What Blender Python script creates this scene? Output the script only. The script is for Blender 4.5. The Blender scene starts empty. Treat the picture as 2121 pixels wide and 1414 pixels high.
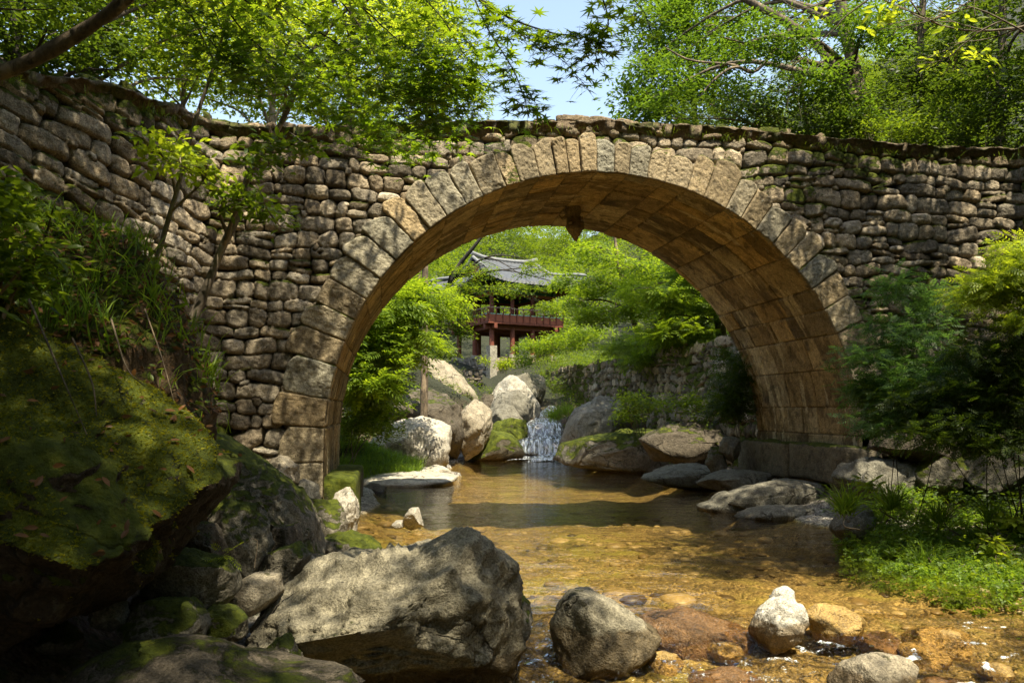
import bpy, bmesh, math, random
import numpy as np
from mathutils import Vector, Matrix

sc = bpy.context.scene
# ---------------------------------------------------------------- camera, sky, sun, exposure
FPX = 1650.0; PITCH = math.atan(143.0/FPX); HC = 1.86
cam = bpy.data.cameras.new('camera'); camo = bpy.data.objects.new('camera', cam)
sc.collection.objects.link(camo); sc.camera = camo
camo.location = (0, 0, HC); camo.rotation_euler = (math.pi/2+PITCH, 0, 0)
cam.sensor_width = 36; cam.lens = FPX*36/2121; cam.clip_start = 0.05; cam.clip_end = 2000
cam.dof.use_dof = True; cam.dof.focus_distance = 13.5; cam.dof.aperture_fstop = 7.0
SUND = Vector((0.24, -0.42, 1.0)).normalized()
world = bpy.data.worlds.new('World'); sc.world = world; world.use_nodes = True
wn = world.node_tree.nodes; wl = world.node_tree.links
sky = wn.new('ShaderNodeTexSky'); sky.sky_type = 'NISHITA'; sky.sun_disc = False
sky.sun_elevation = math.asin(SUND.z); sky.sun_rotation = math.atan2(SUND.x, SUND.y)
sky.air_density = 1.5; sky.dust_density = 1.5; sky.ozone_density = 1.0
hz_ = wn.new('ShaderNodeHueSaturation'); hz_.inputs['Saturation'].default_value = 0.88; hz_.inputs['Value'].default_value = 1.12     # light summer haze in the sky
wl.new(sky.outputs[0], hz_.inputs['Color']); wl.new(hz_.outputs[0], wn['Background'].inputs[0]); wn['Background'].inputs[1].default_value = 0.125
sun = bpy.data.lights.new('sun', 'SUN'); suno = bpy.data.objects.new('sun', sun); sc.collection.objects.link(suno)
sun.energy = 5.0; sun.angle = math.radians(0.53); sun.color = (1.0, 0.92, 0.70)
suno.rotation_euler = SUND.to_track_quat('Z', 'Y').to_euler(); suno.location = (5, -10, 30)
sc.view_settings.view_transform = 'Standard'; sc.view_settings.look = 'None'
sc.view_settings.exposure = 1.10; sc.view_settings.gamma = 1
cy = sc.cycles
cy.max_bounces = 7; cy.diffuse_bounces = 4; cy.glossy_bounces = 3; cy.transmission_bounces = 4; cy.transparent_max_bounces = 8
cy.use_denoising = True; cy.caustics_reflective = False; cy.caustics_refractive = False
cy.sample_clamp_indirect = 6
sc.render.engine = 'CYCLES'

# ---------------------------------------------------------------- maths helpers
CP, SP = math.cos(PITCH), math.sin(PITCH)
def ray(px, py):
    a = (px-1060.5)/FPX; b = -(py-707)/FPX
    return np.array([a, CP-b*SP, SP+b*CP])
def W(px, py, Y):
    r = ray(px, py); return np.array([0, 0, HC])+r*(Y/r[1])
def Wz(px, py, z=0.0):
    r = ray(px, py); return np.array([0, 0, HC])+r*((z-HC)/r[2])
TH = math.radians(8.72)
U = np.array([math.cos(TH), math.sin(TH), 0]); V = np.array([-math.sin(TH), math.cos(TH), 0]); Z = np.array([0, 0, 1.0])
AC, AZ, AR, VF, VB = 3.591, 1.317, 4.61, 13.0, 17.0        # arch centre, springing, radius, front and back planes
def B(u, v, z):
    u, v, z = np.broadcast_arrays(u, v, z)
    return u[..., None]*U+v[..., None]*V+z[..., None]*Z
def facade(px, py, v=VF):
    r = ray(px, py); k = v/(r@V); P = r*k
    return P@U, P[2]+HC
def hsh(i, j, k, s):
    n = (i.astype(np.uint32)*np.uint32(374761393) + j.astype(np.uint32)*np.uint32(668265263) + k.astype(np.uint32)*np.uint32(2147483647-1274126) + np.uint32(s*974711+11))
    n = (n ^ (n >> np.uint32(13)))*np.uint32(1274126177); n = n ^ (n >> np.uint32(16))
    n = n*np.uint32(2246822519); n = n ^ (n >> np.uint32(15))
    return n.astype(np.float64)/4294967295.0
def vn(p, s=0):
    f = np.floor(p); t = p-f; t = t*t*t*(t*(t*6-15)+10); i = f.astype(np.int64)
    x, y, z = i[..., 0], i[..., 1], i[..., 2]; o = 0
    for a in (0, 1):
        wa = t[..., 0] if a else 1-t[..., 0]
        for b in (0, 1):
            wb = t[..., 1] if b else 1-t[..., 1]
            for c in (0, 1):
                wc = t[..., 2] if c else 1-t[..., 2]
                o = o+wa*wb*wc*hsh(x+a, y+b, z+c, s)
    return o*2-1
def fbm(p, s=0, o=4, g=0.5):
    p = np.asarray(p, float); r = 0; a = 1.0
    for k in range(o):
        r = r+a*vn(p*(2.03**k)+k*17.3, s+k); a *= g
    return r
def sm(x, a, b):
    t = np.clip((x-a)/(b-a), 0, 1); return t*t*(3-2*t)

# ---------------------------------------------------------------- object helpers
WB = {}                      # world position of every object's origin
def link(o): sc.collection.objects.link(o); return o
def tag(o, label=None, cat=None, group=None, kind=None):
    if label: o['label'] = label
    if cat: o['category'] = cat
    if group: o['group'] = group
    if kind: o['kind'] = kind
    return o
def empty(name, loc, label=None, cat=None, group=None):
    o = bpy.data.objects.new(name, None); o.location = tuple(loc); o.empty_display_size = 0.2
    return tag(link(o), label, cat, group)
def mesh(name, verts, faces, mat, parent=None, base=None, smooth=True, cols=None):
    """faces: (N,k) array, or a list of such arrays; verts in world metres"""
    verts = np.asarray(verts, np.float64).reshape(-1, 3)
    if base is None:
        base = WB.get(parent.name, np.array(parent.location)) if parent is not None else np.zeros(3)
    base = np.asarray(base, float)
    me = bpy.data.meshes.new(name)
    if not isinstance(faces, list): faces = [faces]
    faces = [np.asarray(f, np.int32) for f in faces if len(f)]
    nl = sum(f.size for f in faces); nf = sum(len(f) for f in faces)
    me.vertices.add(len(verts)); me.vertices.foreach_set('co', (verts-base).astype(np.float32).ravel())
    me.loops.add(nl); me.loops.foreach_set('vertex_index', np.concatenate([f.ravel() for f in faces]))
    me.polygons.add(nf)
    tot = np.concatenate([np.full(len(f), f.shape[1], np.int32) for f in faces])
    st = np.concatenate([[0], np.cumsum(tot)[:-1]]).astype(np.int32)
    me.polygons.foreach_set('loop_start', st)
    me.polygons.foreach_set('use_smooth', np.full(nf, smooth))
    for nme, c in (cols or {}).items():
        at = me.attributes.new(nme, 'FLOAT_COLOR', 'POINT')
        c = np.asarray(c, float)
        if c.ndim == 1: c = np.stack([c, c, c], 1)
        at.data.foreach_set('color', np.concatenate([c, np.ones((len(c), 1))], 1).astype(np.float32).ravel())
    me.update(calc_edges=True)
    me.materials.append(mat)
    o = link(bpy.data.objects.new(name, me))
    if parent is not None:
        o.parent = parent
        o.location = tuple(base-WB.get(parent.name, np.array(parent.location)))
    else: o.location = tuple(base)
    WB[o.name] = base
    return o
class MB:                    # collects simple solids into one mesh
    def __init__(s): s.v = []; s.f3 = []; s.f4 = []; s.n = 0
    def add(s, v, f):
        v = np.asarray(v, float).reshape(-1, 3); f = np.asarray(f, int)
        (s.f3 if f.shape[1] == 3 else s.f4).append(f+s.n); s.v.append(v); s.n += len(v)
    def box(s, c, d, rz=0.0, jit=0):
        c = np.asarray(c, float); d = np.asarray(d, float)/2
        v = np.array([[x, y, z] for x in (-1, 1) for y in (-1, 1) for z in (-1, 1)])*d
        if jit: v += np.random.default_rng(s.n).normal(0, jit, v.shape)
        R = np.array([[math.cos(rz), -math.sin(rz), 0], [math.sin(rz), math.cos(rz), 0], [0, 0, 1]])
        s.add(v@R.T+c, [[0, 1, 3, 2], [4, 6, 7, 5], [0, 4, 5, 1], [2, 3, 7, 6], [0, 2, 6, 4], [1, 5, 7, 3]])
    def tube(s, P, r, n=8, bump=0.0, cap=True):
        P = np.asarray(P, float); m = len(P); r = np.broadcast_to(np.asarray(r, float), (m,))
        T = np.gradient(P, axis=0); T /= np.linalg.norm(T, axis=1)[:, None]+1e-9
        ref = np.array([0.3, 1.0, 0.1]) if abs(T[:, 2]).mean() > 0.6 else Z
        A = np.cross(T, ref); A /= np.linalg.norm(A, axis=1)[:, None]+1e-9; C = np.cross(T, A)
        a = np.arange(n)*2*math.pi/n
        v = P[:, None]+r[:, None, None]*(np.cos(a)[None, :, None]*A[:, None]+np.sin(a)[None, :, None]*C[:, None])
        if bump:
            q = v.reshape(-1, 3); d = fbm(q*np.array([5, 5, 2.]), 5, 2).reshape(m, n)
            v = P[:, None]+(v-P[:, None])*(1+bump*d)[..., None]
        i = np.arange(m-1)[:, None]*n; j = np.arange(n)[None]
        f = np.stack([i+j, i+(j+1) % n, i+n+(j+1) % n, i+n+j], -1).reshape(-1, 4)
        s.add(v, f)
        if cap:
            k = s.n; s.add([P[0], P[-1]], np.zeros((0, 3), int)); b = k-m*n
            s.f3.append(np.array([[k, b+(q+1) % n, b+q] for q in range(n)])); e = b+(m-1)*n
            s.f3.append(np.array([[k+1, e+q, e+(q+1) % n] for q in range(n)]))
    def build(s, name, mat, parent=None, base=None, smooth=False):
        fs = []
        if s.f3: fs.append(np.concatenate(s.f3))
        if s.f4: fs.append(np.concatenate(s.f4))
        return mesh(name, np.concatenate(s.v), fs, mat, parent, base, smooth)
def spline(P, n):            # Catmull-Rom resample
    P = np.asarray(P, float)
    if len(P) == 2: return P[0]+(P[1]-P[0])*np.linspace(0, 1, n)[:, None]
    Q = np.vstack([2*P[0]-P[1], P, 2*P[-1]-P[-2]]); t = np.linspace(0, len(P)-1-1e-6, n); i = t.astype(int); t = (t-i)[:, None]
    a, b, c, d = Q[i], Q[i+1], Q[i+2], Q[i+3]
    return 0.5*(2*b+(c-a)*t+(2*a-5*b+4*c-d)*t*t+(3*b-a-3*c+d)*t**3)

# ---------------------------------------------------------------- materials
def newmat(name):
    m = bpy.data.materials.new(name); m.use_nodes = True; nt = m.node_tree
    b = nt.nodes.get('Principled BSDF'); return m, nt, b
def nd(nt, t, **k):
    n = nt.nodes.new(t)
    for a, v in k.items():
        if a.startswith('i_'):
            n.inputs[int(a[2:]) if a[2:].isdigit() else a[2:].replace('_', ' ')].default_value = v
        else: setattr(n, a, v)
    return n
def noise(nt, co, sc_, det=4, rough=0.55, dist=0.0):
    n = nd(nt, 'ShaderNodeTexNoise'); n.inputs['Scale'].default_value = sc_; n.inputs['Detail'].default_value = det
    n.inputs['Roughness'].default_value = rough; n.inputs['Distortion'].default_value = dist
    if co is not None: nt.links.new(co, n.inputs['Vector'])
    return n.outputs['Fac']
def ramp(nt, fac, stops):
    r = nd(nt, 'ShaderNodeValToRGB'); e = r.color_ramp.elements
    while len(e) < len(stops): e.new(0.5)
    for q, (p, c) in zip(e, stops):
        q.position = p; q.color = (*(c if hasattr(c, '__len__') else (c, c, c)), 1)
    nt.links.new(fac, r.inputs[0]); return r.outputs[0]
def mix(nt, f, a, b, mode='MIX'):
    m = nd(nt, 'ShaderNodeMix', data_type='RGBA', blend_type=mode)
    for s, v in ((0, f), (6, a), (7, b)):
        if isinstance(v, (int, float)): m.inputs[s].default_value = v
        elif isinstance(v, tuple): m.inputs[s].default_value = (*v, 1)
        else: nt.links.new(v, m.inputs[s])
    return m.outputs[2]
def mth(nt, op, a, b=0.0, clamp=False):
    m = nd(nt, 'ShaderNodeMath', operation=op, use_clamp=clamp)
    for s, v in ((0, a), (1, b)):
        if isinstance(v, (int, float)): m.inputs[s].default_value = v
        else: nt.links.new(v, m.inputs[s])
    return m.outputs[0]
def mrange(nt, v, a, b, c=0.0, d=1.0):
    m = nd(nt, 'ShaderNodeMapRange', interpolation_type='SMOOTHSTEP'); nt.links.new(v, m.inputs[0])
    for i, x in enumerate((a, b, c, d)): m.inputs[i+1].default_value = x
    return m.outputs[0]
def bump(nt, h, dist=0.02, st=0.6, nrm=None):
    b = nd(nt, 'ShaderNodeBump'); b.inputs['Strength'].default_value = st; b.inputs['Distance'].default_value = dist
    nt.links.new(h, b.inputs['Height'])
    if nrm is not None: nt.links.new(nrm, b.inputs['Normal'])
    return b.outputs[0]
def co_of(nt, which='Object', scale=None):
    t = nd(nt, 'ShaderNodeTexCoord').outputs[which]
    if scale:
        m = nd(nt, 'ShaderNodeMapping'); m.inputs['Scale'].default_value = scale; nt.links.new(t, m.inputs[0]); t = m.outputs[0]
    return t
MOSS = ((0.016, 0.021, 0.004), (0.080, 0.098, 0.008), (0.19, 0.195, 0.018))
_mats = {}
def rock_mat(name, base=(0.27, 0.24, 0.19), moss=0.0, attr=False, lichen=0.4, stain=0.5, wet=0.0, up=0.6, scale=1.0, bmp=1.0, mn=1.6):
    """granite: mottled colour, lichen, dark stain, moss that grows on the upper side; attr reads the per-stone tint / moss of the wall"""
    if name in _mats: return _mats[name]
    m, nt, b = newmat(name); co = co_of(nt); L = nt.links
    n1 = noise(nt, co, 1.3*scale, 5, 0.6); n2 = noise(nt, co, 9*scale, 5, 0.65, 0.4); n3 = noise(nt, co, 60*scale, 3, 0.6)
    c0 = tuple(x*0.62 for x in base); c1 = tuple(min(1, x*1.28) for x in base)
    c = ramp(nt, n2, [(0.30, c0), (0.5, base), (0.72, c1)])
    c = mix(nt, 0.55, c, ramp(nt, n1, [(0.35, (0.55, 0.52, 0.48)), (0.65, (1.1, 1.05, 1.0))]), 'MULTIPLY')
    c = mix(nt, 0.6, c, ramp(nt, n3, [(0.34, 0.30), (0.5, 1.0), (0.68, 1.5)]), 'MULTIPLY')
    c = mix(nt, 0.5, c, ramp(nt, noise(nt, co, 27*scale, 5, 0.75, 0.6), [(0.36, 0.45), (0.5, 1.0), (0.64, 1.45)]), 'MULTIPLY')
    if attr:
        a = nd(nt, 'ShaderNodeAttribute', attribute_name='tint'); c = mix(nt, 1.0, c, a.outputs['Color'], 'MULTIPLY')
    st = mrange(nt, noise(nt, co, 3.1*scale, 6, 0.7, 0.8), 0.52, 0.66); st = mth(nt, 'MULTIPLY', st, stain)
    c = mix(nt, st, c, (0.045, 0.037, 0.026))
    li = mrange(nt, noise(nt, co, 14*scale, 4, 0.7, 0.3), 0.60, 0.68); li2 = mrange(nt, n1, 0.42, 0.62)
    li = mth(nt, 'MULTIPLY', mth(nt, 'MULTIPLY', li, li2), lichen)
    c = mix(nt, li, c, (0.46, 0.45, 0.38))
    rough = 0.85
    if not attr:           # fractures
        wv = nd(nt, 'ShaderNodeTexVoronoi', feature='DISTANCE_TO_EDGE'); wv.inputs['Scale'].default_value = 1.5*scale
        nz = nd(nt, 'ShaderNodeTexNoise'); nz.inputs['Scale'].default_value = 2.6; nz.inputs['Detail'].default_value = 6; L.new(co, nz.inputs['Vector'])
        L.new(mix(nt, 0.42, co, nz.outputs['Color']), wv.inputs['Vector'])
        cr = mrange(nt, wv.outputs['Distance'], 0.0, 0.022, 1, 0); cr = mth(nt, 'MULTIPLY', cr, mrange(nt, noise(nt, co, 1.1, 3), .46, .56))
        c = mix(nt, mth(nt, 'MULTIPLY', cr, .75), c, (0.03, 0.024, 0.016))
    if moss > 0 or attr:
        g = nd(nt, 'ShaderNodeNewGeometry'); sx = nd(nt, 'ShaderNodeSeparateXYZ'); L.new(g.outputs['Normal'], sx.inputs[0])
        f = mth(nt, 'MULTIPLY', sx.outputs[2], up)
        f = mth(nt, 'ADD', f, mth(nt, 'MULTIPLY', noise(nt, co, 2.2*scale, 8, 0.72, 0.5), mn))
        if attr:
            a2 = nd(nt, 'ShaderNodeAttribute', attribute_name='moss'); f = mth(nt, 'ADD', f, mth(nt, 'MULTIPLY', a2.outputs['Fac'], 0.9))
        f = mth(nt, 'ADD', f, moss-0.75-0.5*mn)
        f = mrange(nt, f, 0.0, 0.16)
        mc = ramp(nt, noise(nt, co, 6.5*scale, 6, 0.75), [(0.3, MOSS[0]), (0.52, MOSS[1]), (0.72, MOSS[2])])
        c = mix(nt, f, c, mc)
        hm = mth(nt, 'MULTIPLY', mth(nt, 'ADD', noise(nt, co, 45*scale, 4, 0.8), 1.0), f)
    h = mth(nt, 'ADD', mth(nt, 'MULTIPLY', n2, 0.8), mth(nt, 'MULTIPLY', n3, 0.30))
    h = mth(nt, 'ADD', h, mth(nt, 'MULTIPLY', noise(nt, co, 25*scale, 4, 0.7), 0.5))
    if moss > 0 or attr: h = mth(nt, 'ADD', h, mth(nt, 'MULTIPLY', hm, 0.8))
    if not attr: h = mth(nt, 'SUBTRACT', h, mth(nt, 'MULTIPLY', cr, 1.0))
    # dark wet band where the stone meets the stream
    gp_ = nd(nt, 'ShaderNodeNewGeometry'); sp = nd(nt, 'ShaderNodeSeparateXYZ'); L.new(gp_.outputs['Position'], sp.inputs[0])
    wb = mrange(nt, mth(nt, 'SUBTRACT', sp.outputs[2], mth(nt, 'MULTIPLY', n2, 0.10)), 0.02, -0.02)
    c = mix(nt, mth(nt, 'MULTIPLY', wb, 0.85 if not wet else 0.1), c, mix(nt, 1.0, c, (0.42, 0.34, 0.24), 'MULTIPLY'))
    rgh = 0.85 if not wet else 0.85-0.6*wet
    L.new(mrange(nt, wb, 0, 1, rgh, min(rgh, .35)), b.inputs['Roughness'])
    L.new(c, b.inputs['Base Color']); L.new(bump(nt, h, 0.05*bmp/scale, 0.9), b.inputs['Normal'])
    b.inputs['Specular IOR Level'].default_value = 0.25+0.4*wet
    _mats[name] = m; return m
def leaf_mat(name, col, tr, var=0.35, spec=0.3, mixf=0.5):
    m, nt, b = newmat(name); L = nt.links
    g = nd(nt, 'ShaderNodeNewGeometry'); r = g.outputs['Random Per Island']
    big = noise(nt, co_of(nt), 0.55, 2)
    v = mth(nt, 'ADD', mth(nt, 'MULTIPLY', r, 0.7), mth(nt, 'MULTIPLY', big, 0.6))
    def tri(c):
        lo = (c[0]*(1-var)*0.8, c[1]*(1-var), c[2]*(1-var)); hi = (c[0]*(1+var*1.3), c[1]*(1+var), c[2]*(1+0.3*var))
        return ramp(nt, v, [(0.2, lo), (0.85, hi)])
    L.new(tri(col), b.inputs['Base Color']); b.inputs['Roughness'].default_value = 0.45; b.inputs['Specular IOR Level'].default_value = spec
    t = nd(nt, 'ShaderNodeBsdfTranslucent'); L.new(tri(tr), t.inputs[0])
    mx = nd(nt, 'ShaderNodeMixShader'); mx.inputs[0].default_value = mixf; L.new(b.outputs[0], mx.inputs[1]); L.new(t.outputs[0], mx.inputs[2])
    L.new(mx.outputs[0], nt.nodes['Material Output'].inputs[0]); return m
LEAF = dict(
    maple=leaf_mat('maple_leaf', (0.055, 0.098, 0.010), (0.27, 0.40, 0.014)),
    bright=leaf_mat('bright_leaf', (0.140, 0.190, 0.014), (0.50, 0.60, 0.030)),
    mid=leaf_mat('mid_leaf', (0.068, 0.108, 0.011), (0.24, 0.33, 0.016)),
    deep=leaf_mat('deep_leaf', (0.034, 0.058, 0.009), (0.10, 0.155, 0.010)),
    blue=leaf_mat('cool_leaf', (0.050, 0.10, 0.03), (0.15, 0.28, 0.045)),
    wood=leaf_mat('wood_leaf', (0.050, 0.090, 0.012), (0.15, 0.25, 0.015)),
    fresh=leaf_mat('fresh_leaf', (0.095, 0.150, 0.014), (0.32, 0.44, 0.020)),
    grass=leaf_mat('grass_blade', (0.10, 0.17, 0.018), (0.32, 0.46, 0.03)),
    dry=leaf_mat('dry_leaf', (0.17, 0.085, 0.04), (0.15, 0.07, 0.03), 0.5))
def bark_mat(name, a, b_):
    m, nt, b = newmat(name); co = co_of(nt, 'Object', (1, 1, 0.35)); n = noise(nt, co, 14, 6, 0.7, 0.3)
    c = ramp(nt, n, [(0.35, a), (0.65, b_)]); c = mix(nt, mrange(nt, noise(nt, co, 5, 4), 0.55, 0.62), c, tuple(min(1, x*1.5) for x in b_))
    nt.links.new(c, b.inputs['Base Color']); nt.links.new(bump(nt, n, 0.03, 0.8), b.inputs['Normal']); b.inputs['Roughness'].default_value = 0.9; return m
BARK = bark_mat('bark_brown', (0.045, 0.033, 0.022), (0.19, 0.14, 0.09)); BARKG = bark_mat('bark_grey', (0.09, 0.07, 0.05), (0.24, 0.19, 0.14))
BARKD = bark_mat('bark_dark', (0.012, 0.010, 0.007), (0.045, 0.035, 0.025))
# ---------------------------------------------------------------- the valley floor
_Y = [-12, 4, 6, 8, 10, 12.5, 15, 18, 20.5, 22, 22.8, 24, 30, 32.2, 33.5, 37, 42, 60]
_XL = [-1.2, -1.0, -0.7, -0.9, -1.9, -2.45, -2.6, -3.2, -3.9, -2.6, -1.4, -2.0, -2.1, 0.3, 0.7, 0.8, -1.5, -6.0]
_XR = [6.5, 5.6, 5.4, 5.3, 5.2, 5.1, 4.6, 5.0, 4.9, 4.7, 4.6, 4.4, 2.4, 2.05, 2.1, 2.0, 0.6, -4.0]
def level(y):
    return np.interp(y, [-12, 5.3, 6.2, 7.2, 8.3, 31.9, 32.0, 33.2, 33.4, 36.2, 36.8, 42, 50], [-0.4, -0.36, -0.27, -0.12, 0, 0, 0.0, 0.75, 1.42, 1.5, 2.15, 2.7, 4.6])
WALLA, WALLB = np.array([6.75, 18.4]), np.array([0.95, 46.4])        # foot of the terrace wall upstream, right bank
def wallx(y): return np.interp(y, [WALLA[1], WALLB[1]], [WALLA[0], WALLB[0]])
def ground(x, y):
    x, y = np.broadcast_arrays(np.asarray(x, float), np.asarray(y, float))
    p = np.stack([x, y, np.zeros_like(x)], -1)
    wob = 0.22*fbm(p*0.9, 3, 3)
    xl = np.interp(y, _Y, _XL)+wob; xr = np.interp(y, _Y, _XR)+wob*0.9; lv = level(y)
    ins = np.minimum(x-xl, xr-x)
    depth = np.interp(y, [4, 6.5, 9, 12, 20, 31], [0.16, 0.10, 0.20, 0.34, 0.5, 0.55])
    bed = lv-depth*sm(ins, -0.1, 1.3)-0.02+0.05*fbm(p*1.7, 9, 4)*sm(ins, 0, 0.6)
    dl = np.maximum(xl-x, 0)*0.94; dr = np.maximum(x-xr, 0)*0.94
    near = sm(y, 17.5, 14.0)
    bl_n = np.interp(dl, [0, .9, 1.7, 2.2, 3.0, 4.0, 7, 12, 30], [0, .35, .75, 1.2, 2.1, 2.6, 3.9, 8, 18])
    bl_f = np.interp(dl, [0, 2, 5, 10, 20, 60], [0.1, .5, 2.5, 4.6, 6.0, 12])
    br_n = np.interp(dr, [0, .8, 1.5, 2.4, 3.5, 7, 14, 40], [0.03, .22, .45, 1.0, 1.9, 5.2, 10, 30])
    bl = bl_f*(1-near)+bl_n*near
    hid = sm(y, 12.3, 14.0)*sm(y, 22, 19)
    bl = bl*(1-hid)+np.minimum(bl, 5.6)*hid
    tw = np.interp(y, [46, 50], [.5, 5.0]); tb = sm(x-wallx(y), .65, .65+tw)
    terr = (4.0-lv+0.02*(x-wallx(y)))*tb+(1-tb)*np.interp(dr, [0, 1.5, 3], [0.1, .45, .75])*np.interp(y, [20, 38], [1, .6])
    br = terr*(1-near)+br_n*near
    h = bed+sm(ins, 0.05, -0.25)*(lv-bed)
    h = np.where(ins < 0, lv+np.where(x < (xl+xr)/2, bl, br), h)
    far = sm(y, 42, 52)
    h = h*(1-far)+far*(4.9+0.10*np.clip(y-52, 0, 56)**1.32)
    hill = 0.10*np.maximum(-x-12, 0)*sm(y, 14, 30)+0.62*np.maximum(x-10.5-0.10*np.maximum(y-20, 0), 0)*sm(y, 15.5, 20)
    h = h+hill*1.0+0.12*np.maximum(y-60, 0)*sm(np.abs(x-4), 4, 22)
    h = h+np.where(ins < 0, 1, 0)*(0.10*fbm(p*1.1, 4, 4)*sm(-ins, 0, 0.8)+sm(-ins, 1, 6)*0.5*fbm(p*0.25, 6, 3)*np.where((y > 18) & (y < 50) & (x > 0) & (x < 12), .15, 1))
    return h
nx_, ny_ = 520, 620
gx = 2.0+np.sinh(np.linspace(-4.9, 4.9, nx_))*1.25
gy = np.interp(np.linspace(0, 1, ny_), [0, .06, .40, .72, 1], [-25, 2.5, 13, 40, 170])
GX, GY = np.meshgrid(gx, gy)
GZ = ground(GX, GY)
_i = (np.arange(ny_-1)[:, None]*nx_+np.arange(nx_-1)[None])
gf = np.stack([_i, _i+1, _i+nx_+1, _i+nx_], -1).reshape(-1, 4)
# pebbly detail close to the camera
_p = np.stack([GX, GY, GX*0], -1)
nearm = sm(GY, 15, 9)*sm(np.abs(GX-2), 12, 6)
GZ = GZ+nearm*0.022*fbm(_p*7, 21, 3)
m, nt, b = newmat('ground'); co = co_of(nt); L = nt.links
geo = nd(nt, 'ShaderNodeNewGeometry'); sx = nd(nt, 'ShaderNodeSeparateXYZ'); L.new(geo.outputs['Position'], sx.inputs[0])
vo = nd(nt, 'ShaderNodeTexVoronoi'); vo.inputs['Scale'].default_value = 15; L.new(co, vo.inputs['Vector']); vo.inputs['Randomness'].default_value = 0.95
vo2 = nd(nt, 'ShaderNodeTexVoronoi'); vo2.inputs['Scale'].default_value = 38; L.new(co, vo2.inputs['Vector'])
pc = mix(nt, 0.62, vo.outputs['Color'], vo2.outputs['Color'])
hs = nd(nt, 'ShaderNodeRGBToBW'); L.new(pc, hs.inputs[0])
n1 = noise(nt, co, 0.8, 4, 0.6, 0.6); n2 = noise(nt, co, 3.5, 5, 0.7); n3 = noise(nt, co, 24, 4, 0.7)
peb = ramp(nt, hs.outputs[0], [(0.25, (0.07, 0.042, 0.012)), (0.5, (0.24, 0.155, 0.045)), (0.72, (0.50, 0.36, 0.14))])
silt = ramp(nt, n1, [(0.36, (0.12, 0.085, 0.028)), (0.5, (0.23, 0.165, 0.055)), (0.62, (0.28, 0.245, 0.040))])
bedc = mix(nt, mrange(nt, n2, 0.42, 0.62, 0.25, 0.85), silt, peb)
bedc = mix(nt, mrange(nt, noise(nt, co, 1.7, 5, 0.7), 0.56, 0.66, 0, 0.55), bedc, (0.09, 0.05, 0.012))
grav = ramp(nt, hs.outputs[0], [(0.25, (0.07, 0.06, 0.05)), (0.5, (0.22, 0.19, 0.155)), (0.75, (0.46, 0.42, 0.36))])
soil = ramp(nt, n3, [(0.3, (0.035, 0.022, 0.012)), (0.5, (0.09, 0.058, 0.033)), (0.7, (0.19, 0.125, 0.075))])
soil = mix(nt, mrange(nt, n2, 0.50, 0.60, 0, 0.75), soil, (0.035, 0.055, 0.010))
wz = mrange(nt, sx.outputs[2], -0.02, 0.05); c = mix(nt, wz, bedc, grav)
c = mix(nt, mrange(nt, mth(nt, 'ADD', sx.outputs[2], mth(nt, 'MULTIPLY', n2, 0.5)), 0.42, 0.62), c, soil)
ry = mrange(nt, sx.outputs[1], 31.0, 33.0); c = mix(nt, ry, c, soil)
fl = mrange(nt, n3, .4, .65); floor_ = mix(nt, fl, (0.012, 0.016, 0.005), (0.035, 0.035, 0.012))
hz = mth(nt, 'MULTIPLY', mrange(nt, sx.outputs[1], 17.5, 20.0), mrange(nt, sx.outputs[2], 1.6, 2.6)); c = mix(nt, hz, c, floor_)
L.new(c, b.inputs['Base Color']); b.inputs['Roughness'].default_value = 0.8
h = mth(nt, 'SUBTRACT', mth(nt, 'MULTIPLY', n3, 0.7), mth(nt, 'ADD', vo.outputs['Distance'], mth(nt, 'MULTIPLY', vo2.outputs['Distance'], 0.5)))
L.new(bump(nt, h, 0.05, 0.8), b.inputs['Normal'])
GROUND = m
m, nt, b = newmat('deck_earth'); co = co_of(nt); n4 = noise(nt, co, 16, 6, .75, .4)
c = ramp(nt, n4, [(.32, (.06, .042, .025)), (.5, (.16, .115, .07)), (.68, (.32, .25, .16))])
c = mix(nt, mrange(nt, noise(nt, co, 1.6, 6, .7), .47, .60, 0, .85), c, ramp(nt, n4, [(.35, (.03, .035, .006)), (.65, (.11, .125, .015))]))
nt.links.new(c, b.inputs['Base Color']); b.inputs['Roughness'].default_value = .95; nt.links.new(bump(nt, n4, .05, .9), b.inputs['Normal']); EARTH = m
tag(mesh('ground', np.stack([GX, GY, GZ], -1), gf, GROUND), kind='structure')

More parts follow.
